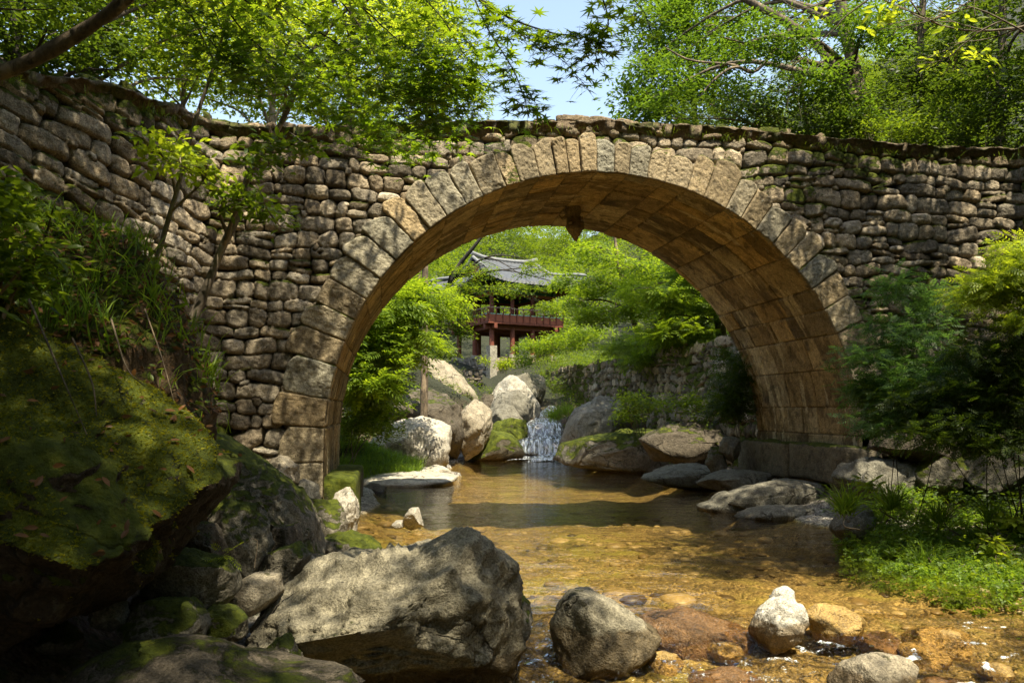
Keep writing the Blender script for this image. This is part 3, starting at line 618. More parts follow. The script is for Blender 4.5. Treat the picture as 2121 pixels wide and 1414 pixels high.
def solid(px, Y, th, seed, sub, rough, facets, cuts, k=0.72, ledge=1.0, dz=0.0, grain=None):
    P = np.array([W(a, b_, Y) for a, b_ in px])[:, [0, 2]]
    x0, x1 = P[:, 0].min(), P[:, 0].max(); c = np.array([(x0+x1)/2, (P[:, 1].min()+P[:, 1].max())/2])
    a = np.arctan2(P[:, 1]-c[1], P[:, 0]-c[0]); r = np.hypot(*(P-c).T); o = np.argsort(a); a, r = a[o], r[o]
    a = np.concatenate([a-2*math.pi, a, a+2*math.pi]); r = np.tile(r, 3)
    n, f = ico(sub); ph = np.arctan2(n[:, 2], n[:, 0]); s = np.hypot(n[:, 0], n[:, 2])**np.where(n[:, 2] < 0, k*.5, k)
    # straight edges between outline points, in polar form
    j = np.clip(np.searchsorted(a, ph)-1, 0, len(a)-2); A0, A1, r0, r1 = a[j], a[j+1], r[j], r[j+1]
    den = r0*np.sin(ph-A0)+r1*np.sin(A1-ph); ex = r0*r1*np.sin(A1-A0)/np.where(np.abs(den) < 1e-9, 1e-9, den)
    lin = np.interp(ph, a, r); R = np.where((A1-A0 < 2.2) & (ex > 0) & (ex < 3*lin), ex, lin)*0.85+lin*0.15
    size = max(th, r.mean()); g_ = np.random.default_rng(seed+500).normal(0, 1, 3)*np.array([1, .5, .6]) if grain is None else np.array(grain, float); g_ /= np.linalg.norm(g_)
    p = np.stack([R*s*np.cos(ph), th*n[:, 1], R*s*np.sin(ph)], 1); rg = np.random.default_rng(seed)
    for q in list(cuts)+[None]*facets:
        if q is None:
            m_ = rg.normal(0, 1, 3); m_[1] = -abs(m_[1])-0.25; m_[2] *= 1.2; m_ /= np.linalg.norm(m_); d = (p@m_).max()*rg.uniform(0.62, 0.90); st = 0.93
        else:
            m_ = np.array(q[:3], float); m_ /= np.linalg.norm(m_); d = (p@m_).max()*q[3]; st = 0.95
        e = np.maximum(p@m_-d, 0)*st; p = p-e[:, None]*m_
    nn = p/np.linalg.norm(p+1e-9, axis=1)[:, None]; q = p/size+seed*3.7; qg = q-0.78*(q@g_)[:, None]*g_
    dsp = rough*size*(fbm(q*1.6, seed, 5, 0.52)*0.9+0.75*(0.5-np.abs(fbm(qg*2.6, seed+9, 5))))
    w_ = fbm(q*1.1+5, seed+30, 4)*4.0; fr = w_-np.floor(w_); dsp += rough*size*0.42*(np.floor(w_)+sm(fr, .38, .62)-w_)*ledge
    dsp += 0.010*fbm(p*9, seed+4, 3)*min(1, size*2)
    p = p+nn*dsp[:, None]
    p = p+np.array([c[0], Y, c[1]])
    if dz: p[:, 2] += dz
    if dz is None: p[:, 2] += float(level(Y))+.008-p[:, 2].max()     # awash: top at the water level
    return p, f, np.array([c[0], Y, p[:, 2].min()])
def boulder(label, px, Y, th, mat='grey', seed=1, sub=5, rough=0.085, facets=8, cuts=(), name='boulder', group=None, cat=None, k=0.72, dz=0.0, ledge=1.0, grain=None):
    p, f, base = solid(px, Y, th, seed, sub, rough, facets, cuts, k, ledge, dz, grain)
    o = mesh(name, p, f, RK[mat] if isinstance(mat, str) else mat, base=base)
    return tag(o, label, cat or ('boulder' if name == 'boulder' else 'rock'), group)
def R_(label, px, Y, th, mat='grey', seed=1, **k): return boulder(label, px, Y, th, mat, seed, name='rock', **k)

# --- foreground
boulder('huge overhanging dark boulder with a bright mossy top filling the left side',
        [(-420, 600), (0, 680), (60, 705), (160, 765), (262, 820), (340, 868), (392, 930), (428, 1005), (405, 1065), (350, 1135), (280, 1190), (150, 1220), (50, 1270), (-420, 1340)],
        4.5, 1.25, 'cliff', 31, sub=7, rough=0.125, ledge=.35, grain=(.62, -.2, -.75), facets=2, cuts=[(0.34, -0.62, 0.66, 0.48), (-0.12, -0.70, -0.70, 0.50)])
boulder('biggest creek boulder, ridged and sunlit on top with a black undercut front',
        [(500, 1345), (545, 1262), (600, 1205), (650, 1160), (740, 1148), (830, 1132), (900, 1114), (945, 1090), (975, 1098), (1012, 1152), (1052, 1192), (1072, 1250), (1078, 1330), (1055, 1400), (1020, 1500), (700, 1540), (600, 1480), (540, 1400)],
        6.1, 0.95, 'big', 44, sub=6, rough=0.12, facets=0, cuts=[(-0.35, -0.42, 0.84, 0.58), (0.05, -0.60, -0.80, 0.30), (0.85, -0.45, 0.15, 0.74), (0.45, -0.8, 0.05, .72)])
boulder('grey pyramid shaped rock in midstream beside the biggest creek boulder',
        [(1140, 1300), (1158, 1248), (1185, 1224), (1222, 1221), (1262, 1242), (1312, 1277), (1364, 1308), (1345, 1345), (1290, 1390), (1160, 1390)],
        7.0, 0.42, 'big', 12, rough=0.07, facets=0, cuts=[(0.35, -0.75, 0.5, 0.68), (-0.75, -0.6, 0.25, 0.70)])
R_('low pointed rock leaning on the right end of the biggest creek boulder', [(1040, 1200), (1075, 1230), (1100, 1280), (1098, 1312), (1060, 1340), (1020, 1330)], 6.6, 0.4, 'mossy', 3, facets=7)
boulder('white upright rock standing in the rapids under a small round stone',
        [(1556, 1305), (1572, 1272), (1606, 1240), (1640, 1230), (1662, 1258), (1668, 1288), (1650, 1322), (1600, 1352), (1560, 1340)], 7.15, 0.27, 'white', 8, rough=0.07, facets=5, cuts=[(0.1, -0.7, 0.5, .72), (-.8, -.5, 0, .75)])
R_('small round stone peeping over the white upright rock', [(1596, 1240), (1606, 1220), (1630, 1212), (1643, 1222), (1644, 1245), (1610, 1262)], 7.5, 0.12, 'white', 6, sub=4, rough=0.05, facets=0)
R_('dark wet ledge rock with a pale back between the pyramid rock and the white rock', [(1310, 1250), (1365, 1226), (1440, 1220), (1500, 1243), (1570, 1268), (1580, 1320), (1480, 1370), (1370, 1340)], 7.5, 0.40, 'wet', 17, facets=3, dz=-.20)
R_('orange wet rock awash in the rapids in front of the ledge rock', [(1420, 1352), (1440, 1322), (1520, 1312), (1572, 1332), (1625, 1352), (1600, 1400), (1480, 1410)], 6.6, 0.26, 'wet', 23, dz=None, facets=5)
R_('cream topped golden rock just right of the white upright rock', [(1665, 1250), (1700, 1231), (1765, 1240), (1800, 1268), (1780, 1310), (1700, 1310)], 7.45, 0.25, 'gold', 25, facets=6, dz=-.10)
R_('broad flat golden slab, rightmost stone of the rapids', [(1872, 1262), (1890, 1242), (1960, 1237), (2012, 1252), (2022, 1280), (1985, 1318), (1900, 1310)], 7.4, 0.30, 'gold', 27, dz=None, facets=6, rough=.06)
R_('dark golden stone tucked left of the flat golden slab', [(1776, 1290), (1792, 1270), (1840, 1262), (1868, 1280), (1860, 1312), (1800, 1316)], 7.25, 0.18, 'wet', 28, dz=None, facets=5, sub=4)
R_('tilted golden plate stone in front of the flat golden slab', [(1858, 1285), (1880, 1272), (1930, 1275), (1962, 1298), (1950, 1330), (1880, 1325)], 7.05, 0.18, 'gold', 29, dz=None, facets=6, sub=4)
R_('rounded pale stone half under water in the lower rapids', [(1722, 1400), (1750, 1356), (1815, 1338), (1885, 1344), (1905, 1372), (1890, 1430), (1760, 1440)], 5.75, 0.24, 'tan', 33, facets=5, rough=.06, dz=-.07)

LM = [('large rounded brown boulder', 395, 1200), ('squat dappled boulder', 335, 1295), ('smooth pale oval stone', 530, 1230), ('upright split block', 495, 1115), ('long tilted slab', 520, 1020), ('wide flat wet slab', 450, 1380),
      ('small triangular rock', 580, 1355), ('low moss covered mound', 450, 1290), ('thin upright plate of rock', 225, 1260), ('angular lichened rock', 580, 1165), ('pyramid shaped rock', 1240, 1300), ('white upright rock', 1615, 1280),
      ('orange wet rock', 1520, 1350), ('half sunken rounded pale stone', 1815, 1380), ('flat golden slab', 1950, 1275), ('dark wet ledge rock', 1430, 1280), ('biggest creek boulder', 900, 1300)]
_used = {}
def near_label(kind, x, y, mat_word):
    nm, lx, ly = min(LM, key=lambda l: (l[1]-x)**2+(l[2]-y)**2); dx, dy = x-lx, y-ly
    w = ('right of' if dx > 0 else 'left of') if abs(dx) > abs(dy) else ('in front of' if dy > 0 else 'just behind')
    t = f'{mat_word} {kind} {w} the {nm}'; n = _used.get(t, 0); _used[t] = n+1
    return t if n == 0 else ('second ', 'third ', 'fourth ', 'fifth ', 'sixth ')[n-1]+t
for i, (x, y, w, h, Y) in enumerate([(1300, 1395, 60, 22, 5.9), (1230, 1370, 50, 16, 6.3), (1650, 1395, 45, 15, 5.7), (1500, 1300, 40, 16, 7.1), (1960, 1350, 50, 14, 6.4), (2060, 1320, 40, 14, 6.7), (1560, 1420, 60, 16, 5.5), (1990, 1405, 55, 14, 5.6), (1420, 1440, 60, 20, 5.3), (1380, 1300, 40, 20, 6.9)]):
    R_(near_label('stone under the rushing water', x, y, ('brown', 'golden')[i % 2]), [(x-w, y), (x-w*.7, y-h), (x, y-h*1.2), (x+w*.7, y-h*.8), (x+w, y), (x, y+h*2)], Y, w*Y/FPX*0.9, ('wet', 'gold')[i % 2], 100+i, sub=4, facets=5, dz=None, group='submerged stones in the rapids')
# --- left heap
boulder('large rounded brown boulder directly under the tip of the overhang', [(296, 1200), (318, 1150), (372, 1140), (460, 1160), (488, 1190), (484, 1232), (440, 1262), (355, 1255), (308, 1235)], 5.5, 0.34, 'mossy', 41, rough=.08, facets=6, cuts=[(0.1, -.8, -.5, .7)])
boulder('squat dappled boulder below the large rounded brown one', [(250, 1290), (288, 1254), (340, 1245), (388, 1242), (418, 1280), (418, 1325), (370, 1345), (290, 1340)], 5.0, 0.30, 'mossy', 42, facets=7)
R_('low moss covered mound right of the squat dappled boulder', [(395, 1290), (435, 1256), (480, 1258), (505, 1285), (500, 1320), (420, 1330)], 5.3, 0.20, 'very', 43)
R_('smooth pale oval stone between the brown boulder and the big creek boulder', [(478, 1225), (525, 1186), (578, 1190), (585, 1225), (530, 1270), (485, 1262)], 6.1, 0.24, 'tan', 45, facets=0, rough=.05)
R_('angular lichened rock just above the smooth pale oval stone', [(522, 1190), (560, 1140), (615, 1122), (640, 1150), (620, 1200), (540, 1215)], 6.9, 0.3, 'mossy', 46, facets=8)
boulder('upright split block with mossy shoulders behind the large brown boulder', [(435, 1075), (480, 1042), (540, 1038), (553, 1060), (552, 1140), (525, 1195), (470, 1210), (436, 1150)], 6.8, 0.32, 'mossy', 47, facets=8)
R_('broken dark rock wedged between the overhang and the split block', [(360, 1120), (395, 1090), (440, 1084), (455, 1150), (400, 1170), (355, 1160)], 6.0, 0.28, 'dark', 48, facets=8)
boulder('long tilted slab with lichen face and mossy back running down to the pool', [(380, 880), (430, 895), (500, 945), (590, 1005), (640, 1072), (662, 1165), (622, 1165), (580, 1090), (520, 1062), (440, 1010), (385, 960)], 8.2, 0.8, 'mossy', 49, sub=6, rough=.07, facets=5, cuts=[(0.35, -.6, .5, .6)])
R_('mossy cap stone under the upper end of the long tilted slab', [(405, 1040), (432, 1000), (472, 1012), (480, 1045), (440, 1075)], 7.0, 0.25, 'very', 50)
R_('dark stone hidden below the lower end of the long tilted slab', [(545, 1140), (570, 1090), (610, 1085), (625, 1150), (580, 1190)], 7.6, 0.3, 'dark', 51)
boulder('yellow mossy block right under the foot of the left ring', [(632, 1095), (640, 1040), (690, 1030), (712, 1062), (712, 1120), (660, 1135)], 11.4, 0.45, 'mossy', 52, facets=8)
boulder('bright wedge shaped block at the waterline before the left footing', [(682, 1060), (690, 1020), (722, 1010), (738, 1036), (736, 1085), (728, 1130), (690, 1125)], 12.0, 0.42, 'pale', 53, facets=9)
boulder('low dark mossy boulder at the pool edge behind the big creek boulder', [(655, 1150), (668, 1108), (705, 1102), (760, 1112), (790, 1136), (770, 1175), (680, 1185)], 9.6, 0.5, 'very', 54, facets=6, cuts=[(0, -.8, -.4, .7)])
R_('small triangular rock at the left foot of the big creek boulder', [(535, 1378), (562, 1332), (596, 1312), (614, 1342), (630, 1392), (560, 1402)], 5.25, 0.15, 'mossy', 55, facets=8)
boulder('wide flat wet slab with moss along the bottom edge of the left bank', [(150, 1385), (245, 1335), (350, 1332), (480, 1362), (600, 1382), (715, 1398), (750, 1440), (500, 1540), (180, 1520)], 4.5, 0.45, 'dark', 56, facets=0, rough=.05, cuts=[(0, -.3, .95, .82)])
R_('thin upright plate of rock in the dark hollow under the overhang', [(192, 1250), (215, 1228), (252, 1222), (258, 1290), (215, 1318)], 4.9, 0.12, 'grey', 57, facets=8)
R_('pale stone glimpsed behind the large rounded brown boulder', [(335, 1150), (352, 1128), (395, 1138), (425, 1160), (390, 1185)], 6.2, 0.2, 'tan', 58)
R_('rounded stone at the base of the rubble wall left of the ring', [(598, 1010), (625, 990), (655, 1008), (662, 1050), (620, 1060)], 11.8, 0.35, 'grey', 59)
R_('brown stone against the rubble wall above the long tilted slab', [(555, 960), (585, 945), (612, 965), (610, 1000), (570, 1005)], 11.6, 0.35, 'tan', 60)
rg = np.random.default_rng(5)
for i in range(24):
    x = rg.uniform(120, 720); Y = rg.uniform(4.9, 9.5); X_ = (x-1060)/FPX*Y
    z = float(ground(X_, Y)); s = rg.uniform(0.06, 0.2); th = s
    cx = 1060.5+X_/Y*FPX; cy_ = 707-((z+s*.3-HC)/Y*CP-SP)/(CP+((z-HC)/Y)*SP)*FPX; q = s/Y*FPX
    a = np.sort(rg.uniform(0, 2*math.pi, 9)); 
    R_(near_label('loose stone', cx, cy_, ('small grey', 'small dark', 'small mossy', 'small tan')[i % 4]), [(cx+q*math.cos(t)*rg.uniform(.8, 1.3), cy_+q*math.sin(t)*rg.uniform(.6, 1)) for t in a], Y, th, ('grey', 'dark', 'mossy', 'tan')[i % 4], 200+i, sub=4, group='small stones of the left heap')
# --- beyond the bridge
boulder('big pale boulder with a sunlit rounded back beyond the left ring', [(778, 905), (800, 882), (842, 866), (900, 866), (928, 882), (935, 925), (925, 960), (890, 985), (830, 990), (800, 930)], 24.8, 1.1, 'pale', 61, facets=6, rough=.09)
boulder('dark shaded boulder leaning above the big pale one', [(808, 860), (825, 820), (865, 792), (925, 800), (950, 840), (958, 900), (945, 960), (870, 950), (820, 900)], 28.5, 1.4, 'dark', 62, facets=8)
boulder('tall split tan boulder between the dark shaded boulder and the mossy ones', [(950, 905), (952, 855), (985, 828), (1018, 842), (1020, 880), (1000, 930), (965, 955)], 29.5, 0.9, 'tan', 63, facets=8)
boulder('sloping tan rock face high on the left of the ravine', [(838, 760), (880, 735), (925, 750), (960, 780), (990, 822), (985, 870), (900, 850), (850, 820)], 35.5, 1.6, 'tan', 64, facets=7)
boulder('white peaked boulder at the centre of the ravine under the stone pillar', [(1008, 840), (1022, 800), (1048, 777), (1062, 778), (1090, 800), (1118, 838), (1108, 880), (1030, 885)], 34.5, 1.0, 'pale', 65, facets=8)
boulder('rounded dappled boulder in front of the white peaked one', [(1012, 850), (1035, 815), (1070, 808), (1100, 832), (1118, 855), (1095, 895), (1030, 890)], 33.5, 0.8, 'grey', 66, facets=6)
boulder('dark rounded boulder touching the upper small fall', [(1000, 880), (1020, 848), (1062, 842), (1090, 860), (1088, 895), (1030, 905)], 32.6, 0.6, 'grey', 67)
R_('grey block right of the white peaked boulder, below the terrace wall', [(1060, 800), (1070, 780), (1095, 772), (1112, 790), (1112, 830), (1085, 835)], 37.5, 0.8, 'grey', 68, facets=8)
R_('tan block farthest up the ravine beside the terrace wall end', [(1092, 800), (1100, 775), (1125, 770), (1130, 800), (1120, 835), (1098, 830)], 38.5, 0.8, 'tan', 69, facets=8)
R_('small dark boulder beside the rounded dappled one', [(985, 835), (1000, 815), (1030, 818), (1035, 850), (1000, 858)], 34.5, 0.6, 'dark', 70)
boulder('bright mossy boulder left of the cascade lip', [(1008, 895), (1030, 872), (1060, 864), (1088, 870), (1092, 905), (1060, 925), (1020, 920)], 31.6, 0.8, 'very', 71, facets=5)
boulder('big smooth moss topped boulder at the left foot of the cascade', [(948, 950), (962, 920), (985, 898), (1020, 889), (1060, 898), (1085, 925), (1092, 955), (1020, 965)], 30.6, 1.0, 'very', 72, facets=5, rough=.05)
R_('small pale rock above the moss topped boulder', [(970, 905), (978, 872), (1005, 860), (1022, 875), (1015, 905)], 31.2, 0.5, 'tan', 73, facets=7)
boulder('large slanting grey slab right of the cascade', [(1160, 920), (1172, 880), (1195, 845), (1240, 818), (1290, 828), (1320, 870), (1290, 915), (1200, 940)], 28.0, 1.2, 'grey', 74, facets=7)
boulder('long layered ledge with moss seams along the far right water edge', [(1152, 950), (1158, 918), (1230, 902), (1330, 892), (1410, 905), (1470, 925), (1478, 968), (1380, 985), (1250, 975)], 25.6, 1.3, 'mossy', 75, facets=5, rough=.12, k=.6)
boulder('dark ledge rock under the bushes behind the right ring', [(1320, 910), (1380, 885), (1470, 872), (1530, 890), (1535, 940), (1470, 960), (1360, 950)], 22.5, 0.9, 'dark', 76, facets=7)
R_('rounded cobble at the corner of the right footing', [(1490, 935), (1500, 905), (1525, 900), (1535, 930), (1520, 960)], 17.6, 0.3, 'grey', 77)
R_('lichened cobble stacked by the far end of the right footing', [(1462, 960), (1475, 925), (1500, 925), (1508, 965), (1480, 985)], 17.8, 0.3, 'mossy', 78)
R_('flat pale slab level with the water past the bridge on the right', [(1320, 990), (1360, 974), (1420, 963), (1480, 965), (1515, 982), (1500, 1005), (1400, 1008)], 20.0, 0.9, 'grey', 79, facets=0, rough=.04)
R_('low grey slab between the pale slab and the right footing', [(1445, 1005), (1470, 985), (1530, 972), (1590, 980), (1600, 1005), (1520, 1020)], 17.0, 0.8, 'grey', 80, facets=5, rough=.06)
boulder('broad hump backed rock on the water edge in front of the right footing', [(1480, 1042), (1500, 1024), (1560, 1004), (1640, 994), (1705, 997), (1735, 1015), (1725, 1060), (1600, 1060), (1520, 1055)], 15.2, 0.55, 'grey', 81, facets=1, rough=.07)
R_('thin flat stone barely out of the pool, left of the hump backed rock', [(1438, 1050), (1475, 1037), (1530, 1033), (1565, 1045), (1530, 1060), (1470, 1062)], 15.3, 0.5, 'grey', 82, facets=0, rough=.03, sub=4)
R_('long low stone awash in front of the hump backed rock', [(1520, 1070), (1555, 1053), (1620, 1048), (1700, 1050), (1690, 1068), (1600, 1080)], 14.3, 0.5, 'grey', 83, facets=0, rough=.03)
boulder('long grey rock shelf below the right end of the bridge', [(1722, 990), (1750, 955), (1830, 948), (1900, 952), (1945, 985), (1930, 1030), (1800, 1050), (1730, 1040)], 13.2, 0.7, 'grey', 84, facets=6)
R_('rough mossy rock right of the long grey shelf', [(1895, 980), (1935, 945), (1985, 950), (2008, 990), (1990, 1030), (1910, 1030)], 12.6, 0.6, 'mossy', 85)
boulder('large dark mossy boulder at the right edge above the ground cover', [(1995, 990), (2030, 945), (2090, 922), (2180, 930), (2200, 1010), (2060, 1040)], 12.0, 0.8, 'mossy', 86)
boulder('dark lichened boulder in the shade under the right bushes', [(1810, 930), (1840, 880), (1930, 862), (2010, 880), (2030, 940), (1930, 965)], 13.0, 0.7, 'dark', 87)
R_('rounded grey rock at the left tip of the green ground cover', [(1724, 1095), (1742, 1062), (1785, 1040), (1810, 1070), (1790, 1110), (1745, 1120)], 11.5, 0.3, 'grey', 88, facets=5)
boulder('smooth low sandy slab jutting into the pool past the left ring', [(735, 1010), (760, 984), (840, 980), (900, 982), (960, 986), (930, 1000), (850, 1008), (780, 1018)], 21.2, 1.6, 'pale', 89, facets=0, rough=.03)
R_('pale humped rock on the tip of the sandy slab', [(860, 990), (872, 972), (900, 964), (930, 972), (945, 988), (905, 1000)], 22.3, 0.6, 'pale', 90, facets=5)
R_('dark low rock in the shade below the sandy slab', [(742, 1012), (770, 1004), (800, 1008), (795, 1022), (750, 1026)], 18.6, 0.5, 'dark', 91, sub=4)
R_('white cone shaped stone standing in the pool', [(832, 1092), (838, 1068), (848, 1052), (866, 1050), (873, 1070), (876, 1090), (855, 1100)], 12.5, 0.17, 'pale', 92, facets=6, rough=.06)
R_('flat white pebble touching the cone shaped stone', [(810, 1086), (820, 1078), (838, 1077), (842, 1090), (820, 1094)], 12.6, 0.14, 'pale', 93, sub=4, facets=0, rough=.04)
R_('small light stone on the grassy slope left of the big pale boulder', [(760, 925), (775, 905), (800, 918), (815, 945), (780, 945)], 24.0, 0.4, 'pale', 94)
# ledges the cascade runs over
boulder('dark rock step under the upper half of the cascade', [(1072, 930), (1082, 880), (1120, 868), (1170, 876), (1178, 930), (1120, 945)], 33.2, 0.9, 'dark', 95, facets=6)
boulder('low wet rock step at the foot of the cascade', [(1062, 958), (1074, 918), (1120, 907), (1165, 914), (1176, 960), (1110, 968)], 31.4, 0.8, 'dark', 96, facets=6)

# cascade: thin sheets of white water laid over the steps
def cascade(name, pts, width, seed, parent=None):
    Pm = spline(np.array(pts), 60); n = 50; t = np.linspace(-1, 1, n)
    T = np.gradient(Pm, axis=0); T[:, 2] = 0; T /= np.linalg.norm(T, axis=1)[:, None]+1e-9; A = np.stack([-T[:, 1], T[:, 0], T[:, 0]*0], 1)
    wv = np.interp(np.arange(60), [0, 20, 40, 59], width)
    v = Pm[:, None]+A[:, None]*(t[None, :, None]*wv[:, None, None]/2)
    q = v.reshape(-1, 3); d = fbm(q*np.array([5, 5, 1.2]), seed, 4).reshape(60, n)
    v = v+Z*0.02*d[..., None]-np.array([0, 1, 0])*0.05*d[..., None]-Z*(0.16*np.abs(t)**6)[None, :, None]
    return mesh(name, v, grid_faces(60, n), FALL)
m, nt, b = newmat('falling_water'); L = nt.links; co = co_of(nt, 'Object', (1.2, 0.4, 0.075)); n = noise(nt, co, 10, 3, 0.6, 0.3)
d = nd(nt, 'ShaderNodeBsdfDiffuse'); d.inputs[0].default_value = (0.85, 0.89, 0.92, 1)
t = nd(nt, 'ShaderNodeBsdfTransparent'); gl = nd(nt, 'ShaderNodeBsdfGlossy'); gl.inputs['Roughness'].default_value = 0.15
m1 = nd(nt, 'ShaderNodeMixShader'); m1.inputs[0].default_value = 0.12; L.new(t.outputs[0], m1.inputs[1]); L.new(gl.outputs[0], m1.inputs[2])
m2 = nd(nt, 'ShaderNodeMixShader'); L.new(mrange(nt, n, 0.40, 0.74, .05, .9), m2.inputs[0]); L.new(m1.outputs[0], m2.inputs[1]); L.new(d.outputs[0], m2.inputs[2])
L.new(bump(nt, n, 0.08, 0.7), d.inputs['Normal']); L.new(m2.outputs[0], nt.nodes['Material Output'].inputs[0]); FALL = m
o = cascade('waterfall', [W(1126, 866, 34.2), W(1126, 869, 33.2), W(1125, 876, 32.6), W(1125, 896, 32.2), W(1124, 903, 31.9), W(1122, 906, 31.2), W(1120, 914, 30.8), W(1118, 938, 30.5), W(1117, 948, 30.4), W(1116, 951, 29.6)], [1.3, 1.7, 2.1, 2.9], 3); o['kind'] = 'structure'
o = cascade('waterfall', [W(1146, 838, 37.2), W(1140, 843, 36.6), W(1128, 852, 36.1), W(1108, 862, 35.4), W(1100, 868, 34.6)], [0.5, 0.6, 0.7, 0.8], 8); o['kind'] = 'structure'

# ---------------------------------------------------------------- terrace wall upstream (right bank)
D_ = (WALLB-WALLA); LW = np.linalg.norm(D_); D_ /= LW; N_ = np.array([-D_[1], D_[0]])
if N_[0] > 0: N_ = -N_
S3, H3 = np.meshgrid(np.arange(0, LW, 0.035), np.arange(0.3, 4.35, 0.035))
o3, t3, m3, c3, _ = rubble(S3, H3, None, 0.42, 0.30, 27, amp=0.16)
bat = -(H3-1)*0.12
xw = WALLA[0]+D_[0]*S3+N_[0]*(o3+bat+0.1); yw = WALLA[1]+D_[1]*S3+N_[1]*(o3+bat+0.1)
k3 = c3[..., 1] < 4.1
v, f, (tn, ms) = compact(np.stack([xw, yw, H3], -1).reshape(-1, 3), grid_faces(*S3.shape, k3), [t3.reshape(-1, 3)*0.8, m3.ravel()+0.25])
tag(mesh('terrace_wall', v, f, RUB, cols={'tint': tn, 'moss': ms}, base=(WALLA[0], WALLA[1], 0.3)), 'rough dry stone terrace wall along the right bank beyond the arch', 'wall')
# ---------------------------------------------------------------- the two storey pavilion upstream
def flatmat(name, col, rough=.7, var=.25, sc1=6):
    m, nt, b = newmat(name); n = noise(nt, co_of(nt), sc1, 5, .65)
    nt.links.new(ramp(nt, n, [(.3, tuple(x*(1-var) for x in col)), (.7, tuple(x*(1+var) for x in col))]), b.inputs['Base Color'])
    nt.links.new(bump(nt, n, .01, .5), b.inputs['Normal']); b.inputs['Roughness'].default_value = rough; return m
REDW = flatmat('red_timber', (0.17, 0.045, 0.022)); PANEL = flatmat('red_panel', (0.26, 0.075, 0.035)); TEAL = flatmat('green_paint', (0.045, 0.11, 0.075)); ORNG = flatmat('orange_paint', (0.30, 0.09, 0.02))
TILE = flatmat('roof_tile', (0.075, 0.078, 0.083), .6, .35, 9); RIDG = flatmat('ridge_tile', (0.20, 0.20, 0.195)); GRAN = rock_mat('cut_granite', (0.42, 0.38, 0.30), moss=-.5, stain=.35, lichen=.4)
WHT = flatmat('pale_rail', (0.38, 0.27, 0.20)); MINT = flatmat('pale_green_strip', (0.25, 0.42, 0.34))
PO = np.array([-1.18, 46.0]); pf = math.radians(31); PA = np.array([math.cos(pf), math.sin(pf)]); PB = np.array([-math.sin(pf), math.cos(pf)])
LA, LB = 4.2, 4.1
def pp(a, b_, z): return np.array([*(PO+PA*a+PB*b_), z])
PAV = empty('pavilion', pp(LA/2, LB/2, 5.05), 'two storey red timber pavilion with a grey tiled roof above the ravine', 'pavilion')
def cyl(name, a, b_, z0, z1, r, mat, parent=PAV, r2=None):
    mb = MB(); mb.tube([pp(a, b_, z0), pp(a, b_, z1)], [r, r2 or r], 14); return mb.build(name, mat, parent, base=pp(a, b_, z0), smooth=False)
cols_a = [0, LA/3, 2*LA/3, LA]; cols_b = [0, LB/2, LB]
for i, a in enumerate(cols_a):
    for j, b_ in enumerate(cols_b):
        zb = 5.6 if (i == 0 and j == 0) else 5.15
        c = cyl('lower_column', a, b_, zb, 6.74, .145, REDW)
        if not (i == 0 and j == 0): cyl('column_base', a, b_, 4.95, zb, .22, GRAN, c)
        if i in (0, 3) or j in (0, 2): cyl('upper_column', a, b_, 7.02, 8.62, .125, REDW)
mb = MB(); mb.box(pp(0, 0, 4.55), (.46, .46, 2.1), pf); o = mb.build('stone_pillar', GRAN, PAV, base=pp(0, 0, 3.5)); o['label'] = 'tall square granite pillar under the near corner column'
mb = MB(); mb.box(pp(LA/2, LB/2, 6.93), (LA+1.0, LB+1.0, .13), pf); mb.build('floor', REDW, PAV)
for (a0, b0, a1, b1) in ((-.4, 0, LA+.4, 0), (-.4, LB, LA+.4, LB), (0, -.4, 0, LB+.4), (LA, -.4, LA, LB+.4), (-.4, LB/2, LA+.4, LB/2)):
    c = pp((a0+a1)/2, (b0+b1)/2, 6.73-(.02 if b0 == b1 else 0)); d = (abs(a1-a0)+.2, abs(b1-b0)+.2, .26)
    mb = MB(); mb.box(c, d, pf); mb.build('floor_beam', REDW, PAV)
e = .46
for side in range(4):
    A0, A1 = [((-e, -e), (LA+e, -e)), ((-e, -e), (-e, LB+e)), ((LA+e, -e), (LA+e, LB+e)), ((-e, LB+e), (LA+e, LB+e))][side]
    A0, A1 = np.array(A0), np.array(A1); L_ = np.linalg.norm(A1-A0); rz = pf if side in (0, 3) else pf+math.pi/2; n = int(L_/.44)
    mid = (A0+A1)/2; mb = MB(); mb.box(pp(*mid, 7.20), (L_, .05, .40), rz); rail = mb.build('railing', PANEL, PAV)
    mb = MB(); mb.box(pp(*mid, 7.415), (L_, .07, .05), rz); mb.build('green_strip', MINT, rail)
    q = [pp(*(A0+(A1-A0)*t), 7.78) for t in (-.02, 1.02)]; mb = MB(); mb.tube(q, .03, 8); mb.build('handrail', WHT, rail)
    for k in range(n+1):
        P_ = A0+(A1-A0)*k/n; out = -PB if side == 0 else (PB if side == 3 else (-PA if side == 1 else PA)); o3 = np.array([*out, 0])
        mb = MB(); mb.tube([pp(*P_, 7.0)+o3*.05, pp(*P_, 7.4)+o3*.06, pp(*P_, 7.55)+o3*.12, pp(*P_, 7.76)+o3*.02], [.035, .04, .025, .035], 6); mb.build('baluster', REDW, rail)
